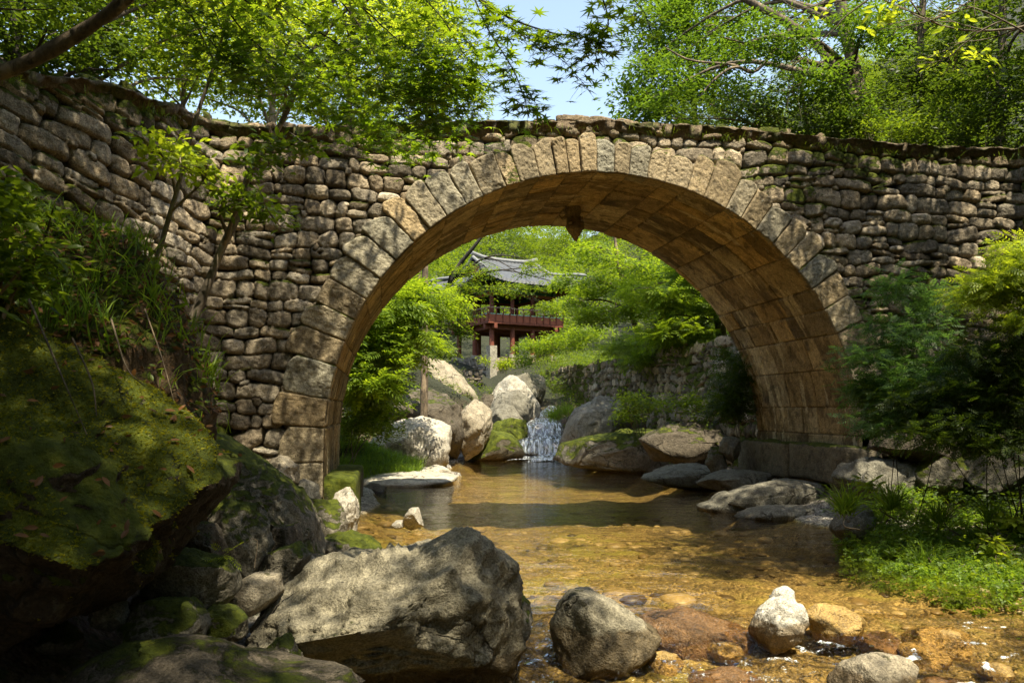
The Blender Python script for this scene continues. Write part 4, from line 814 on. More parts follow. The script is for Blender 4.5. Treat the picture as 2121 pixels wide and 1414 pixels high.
for (a0, b0, a1, b1) in ((0, 0, LA, 0), (0, LB, LA, LB), (0, 0, 0, LB), (LA, 0, LA, LB)):
    s_ = b0 == b1; d = (abs(a1-a0)+.5, abs(b1-b0)+.5)
    for nme, z, h_, w_, mt in (('lintel', 8.66, .16, .14, ORNG), ('lintel', 8.84, .20, .17, TEAL), ('lintel', 9.10, .12, .20, ORNG)):
        mb = MB(); mb.box(pp((a0+a1)/2, (b0+b1)/2, z+(.012 if s_ else 0)), (max(d[0], w_) if s_ else w_, d[1] if not s_ else w_, h_), pf); mb.build(nme, mt, PAV)
    for k in range(8):
        P_ = np.array([a0, b0])+(np.array([a1, b1])-np.array([a0, b0]))*k/7
        mb = MB(); mb.box(pp(*P_, 8.98), (.34, .34, .10), pf); mb.box(pp(*P_, 9.09), (.5, .5, .08), pf); mb.build('bracket', TEAL if k % 2 else ORNG, PAV)
# latticed stair panel between the lower columns at the right
mb = MB(); mb.box(pp(2*LA/3+.75, .4, 6.5), (1.5, .06, .1), pf); mb.box(pp(2*LA/3+.75, .4, 5.5), (1.5, .06, .1), pf)
for k in range(9): mb.box(pp(2*LA/3+.1+k*.165, .4, 6.0), (.05, .05, .92), pf)
mb.build('lattice_panel', REDW, PAV)
# roof
OV = 1.6; HA, HB = LA/2+OV, LB/2+OV; RH = LA/2+.15; TG = .42; ZE, ZR = 9.25, 11.05
def prof(t): return ZR-(ZR-ZE)*(1.30*t-.30*t*t)
def roof_pt(sx_, a, t, side):
    """side 0/1 long slopes (sx_ = sign), 2/3 hipped ends"""
    z = prof(t)
    if side == 0: x, y = a*np.where(t < TG, RH, RH+(HA-RH)*(t-TG)/(1-TG)), sx_*HB*t
    else: x, y = sx_*(RH-.25+(HA-RH+.25)*(t-TG)/(1-TG)), a*HB*t
    up = .62*np.abs(a)**4*sm(t, .35, 1.0); return x, y, z+up
ROOF = None
for side, sg in ((0, -1), (0, 1), (1, -1), (1, 1)):
    half = HA if side == 0 else HB; nc = int(half*2/.26)*6
    A, T = np.meshgrid(np.linspace(-1, 1, nc+1), np.linspace(0 if side == 0 else TG, 1, 26)); x, y, z = roof_pt(sg, A, T, side)
    run = (x if side == 0 else y); z = z+.045*np.abs(np.cos(np.pi*run/.26))**.7*1.0
    v = np.stack([x, y, z], -1).reshape(-1, 3); w = PO+PA*LA/2+PB*LB/2; g3 = np.stack([w[0]+v[:, 0]*PA[0]+v[:, 1]*PB[0], w[1]+v[:, 0]*PA[1]+v[:, 1]*PB[1], v[:, 2]], 1)
    f = grid_faces(*A.shape); r, c = A.shape; lo = g3.copy(); lo[:, 2] -= .16; nv = len(g3)
    eb = np.arange((r-1)*c, r*c-1); f2 = np.stack([eb, eb+1, nv+eb+1, nv+eb], 1)
    if ROOF is None: ROOF = mesh('roof', np.vstack([g3, lo]), [f, f2, f+nv], TILE, PAV, base=pp(LA/2, LB/2, ZE)); 
    else: mesh('roof_slope', np.vstack([g3, lo]), [f, f2, f+nv], TILE, ROOF)
    # rafters under the eave
    mb = MB()
    for k in range(int(half*2/.30)):
        a = -1+2*(k+.5)/int(half*2/.30); q = []
        for t in (.60, .98):
            x, y, z = roof_pt(sg, np.array(a), np.array(t), side); q.append(np.array([*(w+PA*float(x)+PB*float(y)), float(z)-.24]))
        mb.tube(q, .05, 5)
    mb.build('rafters', ORNG if side else TEAL, ROOF)
for sg in (-1, 1):
    P_ = []; 
    for (x, y, z) in ((sg*(RH-.18), -HB*TG, prof(TG)+.0), (sg*(RH-.18), HB*TG, prof(TG)), (sg*(RH-.18), 0, ZR-.02), (sg*(RH-.30), -HB*TG, prof(TG)), (sg*(RH-.30), HB*TG, prof(TG)), (sg*(RH-.30), 0, ZR-.02)): P_.append([*(w+PA*x+PB*y), z])
    mesh('gable', P_, [np.array([[0, 1, 2], [3, 5, 4]]), np.array([[0, 3, 4, 1], [1, 4, 5, 2], [2, 5, 3, 0]])], ORNG, ROOF, smooth=False)
def ridge(pts, r, up=0):
    mb = MB(); q = spline(np.array([[*(w+PA*x+PB*y), z] for x, y, z in pts]), 16); mb.tube(q, r, 8); return mb.build('ridge', RIDG, ROOF)
ridge([(-RH-.1, 0, ZR+.34), (-RH*.6, 0, ZR+.12), (0, 0, ZR+.08), (RH*.6, 0, ZR+.12), (RH+.1, 0, ZR+.34)], .13)
for sa in (-1, 1):
    for sb in (-1, 1):
        ridge([(sa*RH, 0, ZR+.1), (sa*RH, sb*HB*TG*.6, prof(TG*.6)+.12), (sa*RH, sb*HB*TG, prof(TG)+.14)], .10)
        pts = [(sa*(RH+(HA-RH)*(t-TG)/(1-TG)), sb*HB*t, prof(t)+.62*sm(np.array(t), .35, 1.0)+.10) for t in (TG, .6, .8, 1.0)]
        ridge([(float(a), float(b_), float(c)) for a, b_, c in pts], .10)
# masonry platform beneath it
def slabwall(A0, A1, z0, z1, label, seed, w0=.45, h0=.26):
    A0, A1 = np.array(A0), np.array(A1); L_ = np.linalg.norm(A1-A0); d = (A1-A0)/L_; nrm = np.array([d[1], -d[0]])
    s, h = np.meshgrid(np.arange(0, L_, .04), np.arange(z0, z1, .04)); o_, t_, m_, c_, _ = rubble(s, h, None, w0, h0, seed, amp=.04)
    x = A0[0]+d[0]*s+nrm[0]*o_; y = A0[1]+d[1]*s+nrm[1]*o_
    back = [[*(A0-nrm*.5), z1-.04], [*(A1-nrm*.5), z1-.04]]; v = np.vstack([np.stack([x, y, h], -1).reshape(-1, 3), back]); n0 = s.size; r, c = s.shape
    cap = np.array([[(r-1)*c, (r-1)*c+c-1, n0+1, n0]])
    return tag(mesh('stone_wall', v, [np.vstack([grid_faces(r, c), cap])], GRANW, cols={'tint': np.vstack([t_.reshape(-1, 3), np.ones((2, 3))]), 'moss': np.concatenate([m_.ravel()*.5, [0, 0]])}, base=(A0[0], A0[1], z0)), label, 'wall')
GRANW = rock_mat('fitted_granite', (0.33, 0.29, 0.23), moss=-.1, attr=True, lichen=.3, stain=.3)
q0 = pp(-.1, LB+1.2, 0)[:2]; q1 = pp(-.1, .35, 0)[:2]; q2 = pp(LA+2, .35, 0)[:2]
slabwall(q0-PA*.0, q1, 3.3, 5.08, 'fitted granite retaining wall under the left side of the pavilion', 71)
slabwall(q1+PA*.1, q2, 3.3, 5.06, 'granite retaining wall under the front of the pavilion behind the pillar', 72)
slabwall(W(925, 790, 44.5)[:2], W(1000, 790, 42.5)[:2], 2.6, 4.1, 'low stepped granite wall in front of the pavilion pillar', 73)
# ---------------------------------------------------------------- leaves
def T_oval():
    v = np.array([[0, 0, 0], [.42, .21, .04], [1, 0, -.06], [.42, -.21, .04]]); return v, np.array([[0, 3, 2], [0, 2, 1]])
def T_oval6():
    v = np.array([[0, 0, 0], [.25, .17, .03], [.62, .18, .02], [1, 0, -.10], [.62, -.18, .02], [.25, -.17, .03], [.35, 0, 0], [.65, 0, -.02]])
    return v, np.array([[0, 6, 1], [1, 6, 2], [6, 7, 2], [2, 7, 3], [0, 5, 6], [5, 4, 6], [6, 4, 7], [4, 3, 7]])
def T_maple():
    an = [180, 128, 105, 80, 60, 40, 20, 0, -20, -40, -60, -80, -105, -128]; r = [.12, .52, .24, .80, .30, .98, .34, 1.06, .34, .98, .30, .80, .24, .52]
    v = [[.0, 0, .02]]+[[q*math.cos(math.radians(a)), q*math.sin(math.radians(a)), -.16*q*q] for a, q in zip(an, r)]
    n = len(an); return np.array(v)*0.60, np.array([[0, 1+(i+1) % n, 1+i] for i in range(n)])
def T_pinnate(k=5):
    v = []; f = []
    for i in range(k):
        x = .18+.74*i/(k-1); l = .34-.10*abs(i-k*.45)/k*2
        for s in (-1, 1):
            a = s*math.radians(62-18*i/k); d = np.array([math.cos(a), math.sin(a), -.12]); p = np.array([-d[1], d[0], 0]); o = np.array([x, 0, -.12*x*x]); b_ = len(v)
            v += [o, o+d*l*.45+p*l*.17, o+d*l-Z*.03, o+d*l*.45-p*l*.17]; f += [[b_, b_+3, b_+2], [b_, b_+2, b_+1]]
    b_ = len(v); v += [np.array([.95, 0, -.1]), np.array([1.1, .05, -.13]), np.array([1.3, 0, -.18]), np.array([1.1, -.05, -.13])]; f += [[b_, b_+3, b_+2], [b_, b_+2, b_+1]]
    b_ = len(v); v += [np.array([0, .006, 0]), np.array([0, -.006, 0]), np.array([.95, 0, -.1])]; f += [[b_, b_+1, b_+2]]
    return np.array(v), np.array(f)
def T_blade():
    v = []; 
    for i, (x, z, w) in enumerate([(0, 0, .018), (.06, .35, .022), (.20, .68, .018), (.46, .92, .010)]): v += [[x, w, z], [x, -w, z]]
    v += [[.75, 0, .93]]; return np.array(v), np.array([[0, 1, 3], [0, 3, 2], [2, 3, 5], [2, 5, 4], [4, 5, 7], [4, 7, 6], [6, 7, 8]])
def T_trio():          # three leaflets, cheap ground cover leaf
    v = []; f = []
    for a in (0, 2.0, -2.0):
        d = np.array([math.cos(a), math.sin(a), -.05]); p = np.array([-d[1], d[0], 0]); b_ = len(v)
        v += [d*.02, d*.3+p*.22+Z*.03, d*.62, d*.3-p*.22+Z*.03]; f += [[b_, b_+3, b_+2], [b_, b_+2, b_+1]]
    return np.array(v), np.array(f)
TP = dict(oval=T_oval(), oval6=T_oval6(), maple=T_maple(), pinnate=T_pinnate(), blade=T_blade(), trio=T_trio())
def leaves(tp, P, Nn, hd, size):
    """tp template; P positions; Nn normals; hd heading angles; returns verts, faces"""
    v, f = TP[tp]; P = np.asarray(P, float); n = len(P)
    Nn = Nn/(np.linalg.norm(Nn, axis=1)[:, None]+1e-9)
    h = np.stack([np.cos(hd), np.sin(hd), hd*0], 1); A = h-Nn*(h*Nn).sum(1)[:, None]; A /= np.linalg.norm(A, axis=1)[:, None]+1e-9
    C = np.cross(Nn, A); size = np.broadcast_to(size, (n,))
    R = np.stack([A, C, Nn], 1)*size[:, None, None]           # n,3,3
    vv = np.einsum('kj,njc->nkc', v, R)+P[:, None]
    return vv.reshape(-1, 3), (f[None]+(np.arange(n)*len(v))[:, None, None]).reshape(-1, 3)
def in_blobs(blobs, rg, shell=0.55):
    out = []
    for b in blobs:
        c, r, n = np.array(b[0], float), np.broadcast_to(np.array(b[1], float), (3,)), b[2]
        d = rg.normal(0, 1, (n, 3)); d /= np.linalg.norm(d, axis=1)[:, None]; q = shell+(1-shell)*rg.random(n)**0.6
        q *= 1+0.28*fbm(d*1.7+c, 3, 2); out.append(c+d*r*q[:, None])
    return np.concatenate(out)
def spray(C, rc, npc, rg, flat=0.22, droop=0.25, tilt=0.35, size=0.1, svar=0.3, out_from=None):
    k = len(C); n = k*npc; ci = np.repeat(np.arange(k), npc)
    R = rc*rg.uniform(0.6, 1.35, k)[ci]; a = rg.uniform(0, 2*math.pi, n); q = np.sqrt(rg.random(n))
    off = np.stack([np.cos(a)*q*R, np.sin(a)*q*R, rg.normal(0, flat, n)*R-droop*q*q*R], 1)
    tl = rg.normal(0, 0.28, (k, 2))[ci]; off[:, 2] += off[:, 0]*tl[:, 0]+off[:, 1]*tl[:, 1]
    N = np.stack([rg.normal(0, tilt, n)-tl[:, 0]+np.cos(a)*.2*q, rg.normal(0, tilt, n)-tl[:, 1]+np.sin(a)*.2*q, np.ones(n)], 1)
    return C[ci]+off, N, a+rg.normal(0, 0.7, n), size*rg.uniform(1-svar, 1+svar, n)
def tree(name, label, trunk, r0, blobs, tp='oval', lsize=0.16, npc=60, rc=0.55, mat='mid', seed=1, bark=BARK, nl=14, flat=0.22, cat='tree', group=None, shell=0.5, r1=None, tilt=0.35, extra=(), lstart=0.35, twig=0.35):
    rg = np.random.default_rng(seed); trunk = np.array(trunk, float)
    Tp = spline(trunk, 28); rad = np.linspace(r0, (r1 if r1 else r0*0.35), 28); rad[0] *= 1.25
    C = in_blobs(blobs, rg, shell)
    mb = MB(); mb.tube(Tp, rad, 12 if r0 > .1 else 8, 0.12)
    for e_, ra, rb in extra: q = spline(np.array(e_, float), 18); mb.tube(q, np.linspace(ra, rb, 18), 10, 0.12)
    # limbs: farthest point choice
    if nl and len(C):
        ch = [rg.integers(len(C))]; dist = np.linalg.norm(C-C[ch[0]], axis=1)
        for _ in range(min(nl, len(C))-1): j = int(dist.argmax()); ch.append(j); dist = np.minimum(dist, np.linalg.norm(C-C[j], axis=1))
        owner = np.argmin(np.linalg.norm(C[:, None]-C[ch][None], axis=2), 1)
        for q, j in enumerate(ch):
            T_ = C[j]; d = np.linalg.norm(Tp[int(28*lstart):]-T_, axis=1)+2.0*np.maximum(Tp[int(28*lstart):, 2]-T_[2], 0); s = int(28*lstart)+int(d.argmin())
            S_ = Tp[max(s-2, 0)]; L_ = np.linalg.norm(T_-S_); mid = S_*0.5+T_*0.5+np.array([0, 0, 0.12*L_])+rg.normal(0, .06*L_, 3)
            LP = spline(np.array([S_, mid, T_]), 10); mb.tube(LP, np.linspace(min(rad[s]*.6, .05*L_+.01), 0.012, 10), 6, 0, False)
            for jj in np.where(owner == q)[0]:
                if rg.random() < twig:
                    s2 = LP[rg.integers(4, 10)]; mb.tube(spline(np.array([s2, (s2+C[jj])/2+rg.normal(0, .08, 3), C[jj]]), 5), np.linspace(.012, .004, 5), 4, 0, False)
    root = empty(name, Tp[0], label, cat, group)
    mb.build('trunk', bark, root, smooth=True)
    P, N, a, s = spray(C, rc, npc, rg, flat=flat, size=lsize, tilt=tilt)
    v, f = leaves(tp, P, N, a, s); mesh('crown', v, f, LEAF[mat], root, smooth=False)
    return root
def bush(name, label, base, blobs, tp='oval', lsize=0.08, npc=40, rc=0.3, mat='mid', seed=1, stems=7, cat='bush', group=None, flat=0.3, shell=0.35, tilt=0.5, bark=BARK, sr=0.014):
    rg = np.random.default_rng(seed); C = in_blobs(blobs, rg, shell); base = np.array(base, float); mb = MB()
    for i in range(stems):
        T_ = C[rg.integers(len(C))]; b0 = base+np.array([rg.normal(0, .15), rg.normal(0, .15), -.05])
        mb.tube(spline(np.array([b0, (b0+T_)/2+rg.normal(0, .12, 3)+np.array([0, 0, .1]), T_]), 8), np.linspace(sr, sr*.3, 8), 5, 0, False)
    root = empty(name, base, label, cat, group); mb.build('stem', bark, root, smooth=True)
    P, N, a, s = spray(C, rc, npc, rg, flat=flat, size=lsize, tilt=tilt)
    v, f = leaves(tp, P, N, a, s); mesh('foliage', v, f, LEAF[mat], root, smooth=False); return root
def bl(px, py, Y, rx, ry, rz, n): return (W(px, py, Y), (rx, ry, rz), n)
def gp(px, Y, dz=0.0):
    x = (px-1060.5)/FPX*Y; return np.array([x, Y, float(ground(x, Y))+dz])

# ---------------------------------------------------------------- trees beyond the bridge, upper left
def backtree(label, px, Y, blobs, mat, seed, r0=.14, lean=(0, 0), top=-150, tp='oval', ls=0.17, npc=70, rc=.6, group=None, bark=BARK, **k):
    g = gp(px, Y, -.3); t = W(px+lean[0], top, Y+lean[1])
    tr = [g, g*0.6+t*0.4+np.array([.15*math.sin(seed), 0, 0]), t]
    return tree('broadleaf_tree', label, tr, r0, blobs, tp, ls, npc, rc, mat, seed, bark=bark, group=group, **k)
backtree('tree with a pale grey trunk rising behind the mossy top of the left wing wall', 215, 16.5, [bl(150, -20, 16.5, 2.4, 2, 1.6, 60), bl(300, 60, 17, 1.8, 2, 1.0, 36)], 'mid', 301, .16, (-20, 0), -250, bark=BARKG)
backtree('slim leaning tree right of the pale grey trunk, above the wing wall', 340, 19, [bl(400, 40, 19, 2.6, 2, 1.6, 70), bl(330, 130, 19.5, 1.2, 1.5, .6, 16)], 'bright', 302, .10, (60, 0), -200)
backtree('bright tree filling the sky above the curve of the wing wall', 520, 22, [bl(560, 60, 22, 3.4, 2.2, 1.9, 110), bl(500, 180, 22, 1.8, 2, .7, 30)], 'bright', 303, .16, (60, 0), -200, bark=BARKG)
backtree('bright tree standing behind the left haunch of the arch', 700, 25, [bl(720, 60, 25, 3.6, 2.4, 2.2, 130), bl(690, 210, 25, 2.2, 2, .8, 40)], 'bright', 304, .18, (30, 0), -200)
backtree('light green tree whose crown ends at the patch of open sky', 880, 27, [bl(880, 110, 27, 2.2, 2.4, 1.9, 80), bl(940, 195, 27, 1.5, 2, .8, 36), bl(800, 220, 26, 2.2, 2, .7, 36), bl(900, 20, 27, 1.6, 2, 1.3, 40)], 'mid', 305, .16, (10, 0), -60)
backtree('dark stemmed tree at the far left above the wing wall', 60, 15, [bl(40, 20, 15, 2.2, 2, 1.4, 70), bl(120, 90, 15, 1.3, 1.3, .6, 22)], 'deep', 306, .2, (-20, 0), -250, bark=BARKD)
# upper right
g = gp(1780, 24, -.4)
tree('forked_tree', 'forked tree with two thick brown trunks above the right end of the bridge', [W(1800, 330, 20.5), W(1782, 200, 20.5), W(1762, 110, 20.5), W(1738, -10, 20.5), W(1730, -160, 20.5)], .20,
     [bl(1600, 20, 24.5, 2.6, 1.6, 1.6, 56), bl(1450, 130, 23.5, 1.8, 1.6, .9, 46), bl(1480, 20, 24, 1.7, 1.6, 1.1, 40), bl(1380, 190, 22.5, 1.0, 1.4, .45, 20), bl(1720, 10, 24.5, 2.0, 1.4, 1.0, 30), bl(1610, 180, 24, 1.5, 1.2, .5, 26), bl(1570, 80, 19.4, 1.3, .6, .5, 24), bl(1690, 170, 19.4, .9, .6, .35, 16), bl(1800, 50, 19.4, 1.0, .6, .6, 22), bl(1770, 230, 19.4, .7, .5, .25, 10)], 'oval', .14, 75, .55, 'wood', 311, nl=16, flat=.14, r1=.13,
     extra=[([W(1795, 290, 20.5), W(1760, 190, 20.5), W(1700, 100, 20.5), W(1620, 40, 20.5), W(1530, -10, 20.5), W(1480, -60, 20.5)], .17, .07),
            ([W(1560, 150, 20.5), W(1520, 140, 20.4), W(1480, 165, 20.3), W(1450, 200, 20.2)], .05, .02), ([W(1640, 55, 20.5), W(1600, 110, 20.5), W(1560, 150, 20.5), W(1520, 135, 20.4), W(1430, 125, 20.3), W(1380, 100, 20.2)], .06, .018)], lstart=.1)
backtree('tree at the left edge of the right hand wood, its crown against the open sky', 1500, 26, [bl(1370, 70, 25.5, 1.1, 1.6, 1.2, 34), bl(1350, 170, 25.5, 1.0, 1.4, .7, 28), bl(1330, 225, 25, .8, 1.2, .4, 20), bl(1440, 60, 26, 1.8, 2, 1.8, 60), bl(1430, 210, 26, 1.8, 1.6, .7, 44), bl(1400, -20, 26, 1.2, 1.6, 1, 30)], 'wood', 312, .18, (-90, 0), -80)
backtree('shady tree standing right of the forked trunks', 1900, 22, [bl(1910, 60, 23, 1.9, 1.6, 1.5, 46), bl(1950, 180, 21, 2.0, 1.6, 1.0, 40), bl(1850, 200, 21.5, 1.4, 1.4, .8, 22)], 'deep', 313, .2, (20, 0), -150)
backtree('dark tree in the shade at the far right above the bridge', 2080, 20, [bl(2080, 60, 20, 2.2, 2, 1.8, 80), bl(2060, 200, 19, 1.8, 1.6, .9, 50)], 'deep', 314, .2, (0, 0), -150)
backtree('small leaning stump-like trunk with foliage between the forked tree and the bridge deck', 1720, 21.5, [bl(1640, 240, 20.5, 1.8, 1.2, .5, 46), bl(1500, 235, 20.5, 1.6, 1.2, .4, 40), bl(1760, 240, 20, 1.3, 1.2, .5, 30)], 'deep', 315, .14, (-60, 0), 180, ls=.12)
for i, (px, py, Y, w_, h_) in enumerate([(1840, 270, 19, 1.2, .45), (1960, 270, 18.5, 1.2, .6), (2070, 260, 18, 1.2, .8), (1720, 262, 19.5, 1.0, .3)]):
    bush('undergrowth_bush', ['low bush behind the deck right of the forked trunks', 'dark bush on the slope behind the right end of the deck', 'shaded bush highest on the slope at the right edge', 'bright low bush at the foot of the forked trunks'][i], gp(px, Y), [bl(px, py, Y, w_, .9, h_, 34)], 'oval', .11, 60, .4, ('mid', 'deep', 'deep', 'deep')[i], 320+i)

# ---------------------------------------------------------------- seen through the arch
tree('ash_tree', 'bright feathery leaved tree overhanging the left bank just beyond the ring', [gp(690, 22, -.2), W(720, 700, 21.5), W(760, 620, 21), W(800, 560, 21)], .10,
     [bl(780, 640, 21, 1.0, 1.2, .6, 30), bl(760, 760, 20.5, .9, 1.2, .8, 34), bl(850, 610, 22, .9, 1.0, .35, 24), bl(720, 700, 20.5, .6, 1, .8, 20), bl(820, 700, 21.5, .7, 1, .35, 18)], 'pinnate', .55, 22, .42, 'fresh', 331, nl=10, tilt=.3)
bush('leafy_bush', 'yellow green bush with drooping broad leaves above the big pale boulder', gp(720, 23), [bl(770, 800, 21.8, .9, .9, .5, 34), bl(740, 850, 21.5, .8, .8, .5, 28), bl(800, 850, 22.2, .5, .6, .3, 12)], 'oval', .17, 46, .34, 'fresh', 332)
bush('leafy_bush', 'low bush at the foot of the slope just inside the left ring', gp(720, 21), [bl(740, 885, 20.5, .7, .6, .3, 22), bl(790, 885, 21.5, .5, .6, .2, 12)], 'oval', .10, 60, .3, 'mid', 333)
tree('maple_tree', 'dark leaning maple spreading flat sprays across the pavilion roof', [W(905, 800, 41), W(915, 640, 41), W(945, 560, 40.5), W(990, 500, 40), W(1030, 440, 40)], .17,
     [bl(990, 560, 39, 1.3, 1.2, .35, 16), bl(1060, 597, 38.5, 1.2, 1.2, .16, 18), bl(1130, 640, 38.5, .7, 1, .3, 12), bl(930, 650, 39, 1.2, 1.2, .8, 40), bl(1110, 555, 39, 1.2, 1, .35, 16), bl(960, 600, 39, 1.2, 1, .5, 26), bl(910, 720, 39, .8, 1, .5, 22), bl(1130, 590, 39, 1.0, 1, .2, 10), bl(955, 690, 39, .5, .6, .6, 14)], 'oval', .17, 44, .45, 'mid', 334, nl=14, bark=BARKD, flat=.12)
tree('maple_tree', 'light maple left of the pavilion over the sloping rock face', [gp(850, 38, -.3), W(860, 680, 38), W(870, 560, 38)], .13,
     [bl(870, 640, 37.5, 1.4, 1.2, .9, 50), bl(840, 560, 38, 1.2, 1.2, .8, 36), bl(880, 710, 36.5, 1.0, 1, .4, 26)], 'oval', .18, 50, .5, 'mid', 335, nl=10)
tree('maple_tree', 'bright layered maple right of the pavilion above the terrace wall', [W(1330, 720, 33), W(1300, 620, 33), W(1280, 540, 33), W(1270, 460, 33)], .14,
     [bl(1250, 590, 32, 1.3, 1.4, .35, 34), bl(1330, 560, 32, 1.4, 1.4, .6, 44), bl(1240, 650, 31.5, 1.2, 1.2, .25, 28), bl(1360, 640, 31.5, 1.5, 1.2, .5, 48), bl(1220, 530, 33, 1.0, 1.2, .5, 24), bl(1180, 630, 32.5, .6, 1, .15, 10), bl(1175, 580, 34, .5, .8, .35, 14)], 'oval', .17, 60, .5, 'fresh', 336, nl=14, flat=.12)
tree('maple_tree', 'feathery green tree hanging over the terrace wall close behind the right haunch', [W(1500, 760, 26.5), W(1480, 640, 26.5), W(1450, 560, 26), W(1430, 480, 26)], .09,
     [bl(1400, 620, 26, .9, 1.2, .4, 22), bl(1450, 560, 26, 1.0, 1.2, .5, 26), bl(1370, 680, 26, .9, 1, .12, 14), bl(1440, 690, 26, .9, 1, .2, 16), bl(1330, 600, 26.5, .6, 1, .25, 10), bl(1490, 640, 25.5, .6, 1, .5, 16)], 'pinnate', .42, 22, .40, 'fresh', 337, nl=12)
bush('leafy_bush', 'bright bush spilling over the left end of the terrace wall', W(1110, 740, 38), [bl(1110, 720, 38, .9, .9, .4, 30), bl(1160, 705, 37, 1.0, .9, .4, 30), bl(1080, 745, 39, .4, .5, .25, 10), bl(1220, 690, 36, 1.0, .9, .4, 26)], 'oval', .14, 60, .36, 'fresh', 338)
bush('leafy_bush', 'small bright bush around the stone pillar foot', W(1040, 770, 43), [bl(1045, 755, 43, .45, .4, .35, 12), bl(1000, 745, 44, .3, .3, .15, 4)], 'oval', .14, 50, .3, 'bright', 339)
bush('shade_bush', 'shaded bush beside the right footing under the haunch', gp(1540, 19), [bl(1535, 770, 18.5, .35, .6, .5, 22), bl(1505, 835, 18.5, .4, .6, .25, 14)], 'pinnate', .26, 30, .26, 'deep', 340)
bush('shade_bush', 'dark bush at the foot of the terrace wall right of the slanting slab', gp(1330, 25, .3), [bl(1330, 830, 24, .8, .7, .35, 24), bl(1430, 840, 23, .8, .7, .35, 22), bl(1290, 855, 25, .5, .5, .15, 8)], 'oval', .12, 50, .32, 'mid', 341)
for i, (px, py, Y) in enumerate([(1150, 865, 31), (1175, 855, 30.5)]):
    bush('grass_tuft', ['bright grass tuft on the rock beside the cascade lip', 'second grass tuft just right of the cascade lip'][i], W(px, py+8, Y), [bl(px, py, Y, .25, .2, .05, 8)], 'blade', .35, 30, .2, 'grass', 345+i, stems=2, cat='grass')
bush('leafy_bush', 'long low bush drooping over the middle of the terrace wall', W(1330, 715, 29), [bl(1290, 715, 29, .9, .7, .25, 22), bl(1380, 700, 27.5, .9, .7, .28, 24), bl(1330, 740, 28, .5, .4, .3, 12)], 'pinnate', .34, 22, .32, 'fresh', 343)
# far wood on the hillsides: one mass of crowns
rg = np.random.default_rng(77); blobs_ = []
for _ in range(420):
    x = rg.uniform(-34, 50); y = rg.uniform(53, 108)
    if x/y > .62 or x/y < -.5: continue
    r = rg.uniform(1.6, 3.0); blobs_.append(((x, y, float(ground(x, y))+rg.uniform(2.0, 7.5)), (r, r, r*rg.uniform(.6, 1.1)), 17))
C = in_blobs(blobs_, rg, .78); C = C[C[:, 2] > ground(C[:, 0], C[:, 1])]
P, N, a, s = spray(C, .85, 60, rg, flat=.16, size=.26, tilt=.4)
nearm_ = P[:, 1] < 46; s = np.where(nearm_, s*0.55, s)
v, f = leaves('oval', P, N, a, s); tag(mesh('forest', v, f, LEAF['mid'], smooth=False), kind='stuff')
C = []
for _ in range(130):
    x = rg.uniform(8.0, 26); y = rg.uniform(19, 44); r = rg.uniform(.7, 1.6); C.append(((x, y, float(ground(x, y))+rg.uniform(0.2, 3.2)), (r, r, r*.7), 12))
C = in_blobs(C, rg, .75)
P, N, a, s = spray(C, .6, 50, rg, flat=.15, size=.15, tilt=.4); v, f = leaves('oval', P, N, a, s); tag(mesh('hillside_scrub', v, f, LEAF['deep'], smooth=False), kind='stuff')
# unseen wood added behind and beside the viewer to close off the low sky
C = []
for _ in range(4200):
    a = rg.uniform(0, 2*math.pi); r = rg.uniform(11, 20); x, y = 2+r*math.cos(a), 1+r*math.sin(a)
    if y > 6 and abs(x) < 12.5: continue
    if y > 17: continue
    g0 = float(ground(x, y)); zmax = 17 if y > -6 else 15
    if x > 0 and y < -7: zmax = 12
    C.append((x, y, g0+rg.uniform(0.2, max(zmax-g0, 1))))
P, N, a, s = spray(np.array(C), 1.1, 42, rg, flat=.25, size=.42, tilt=.6); v, f = leaves('oval', P, N, a, s); tag(mesh('unseen_wood', v, f, LEAF['deep'], smooth=False), kind='stuff')
mb = MB()
# undergrowth on the banks beyond
rg = np.random.default_rng(78); C = []
for _ in range(4200):
    x = rg.uniform(-14, 14); y = rg.uniform(19, 50); xl, xr = np.interp(y, _Y, _XL), np.interp(y, _Y, _XR)
    if xl-1.2 < x < xr+0.4 or abs(x-wallx(y)) < 0.5: continue
    if x > xr and x < wallx(y): 
        if rg.random() < .8: continue
    C.append((x, y, float(ground(x, y))+rg.uniform(0, .25)))
for _ in range(900):
    x = rg.uniform(1.2, 8.5); y = rg.uniform(36, 50); C.append((x, y, float(ground(x, y))+rg.uniform(.05, .8))) if x > np.interp(y, _Y, _XR)+.3 else None
P, N, a, s = spray(np.array(C), .32, 26, rg, flat=.35, size=.10, tilt=.6)
v, f = leaves('oval', P, N, a, s); tag(mesh('undergrowth', v, f, LEAF['mid'], smooth=False), kind='stuff')
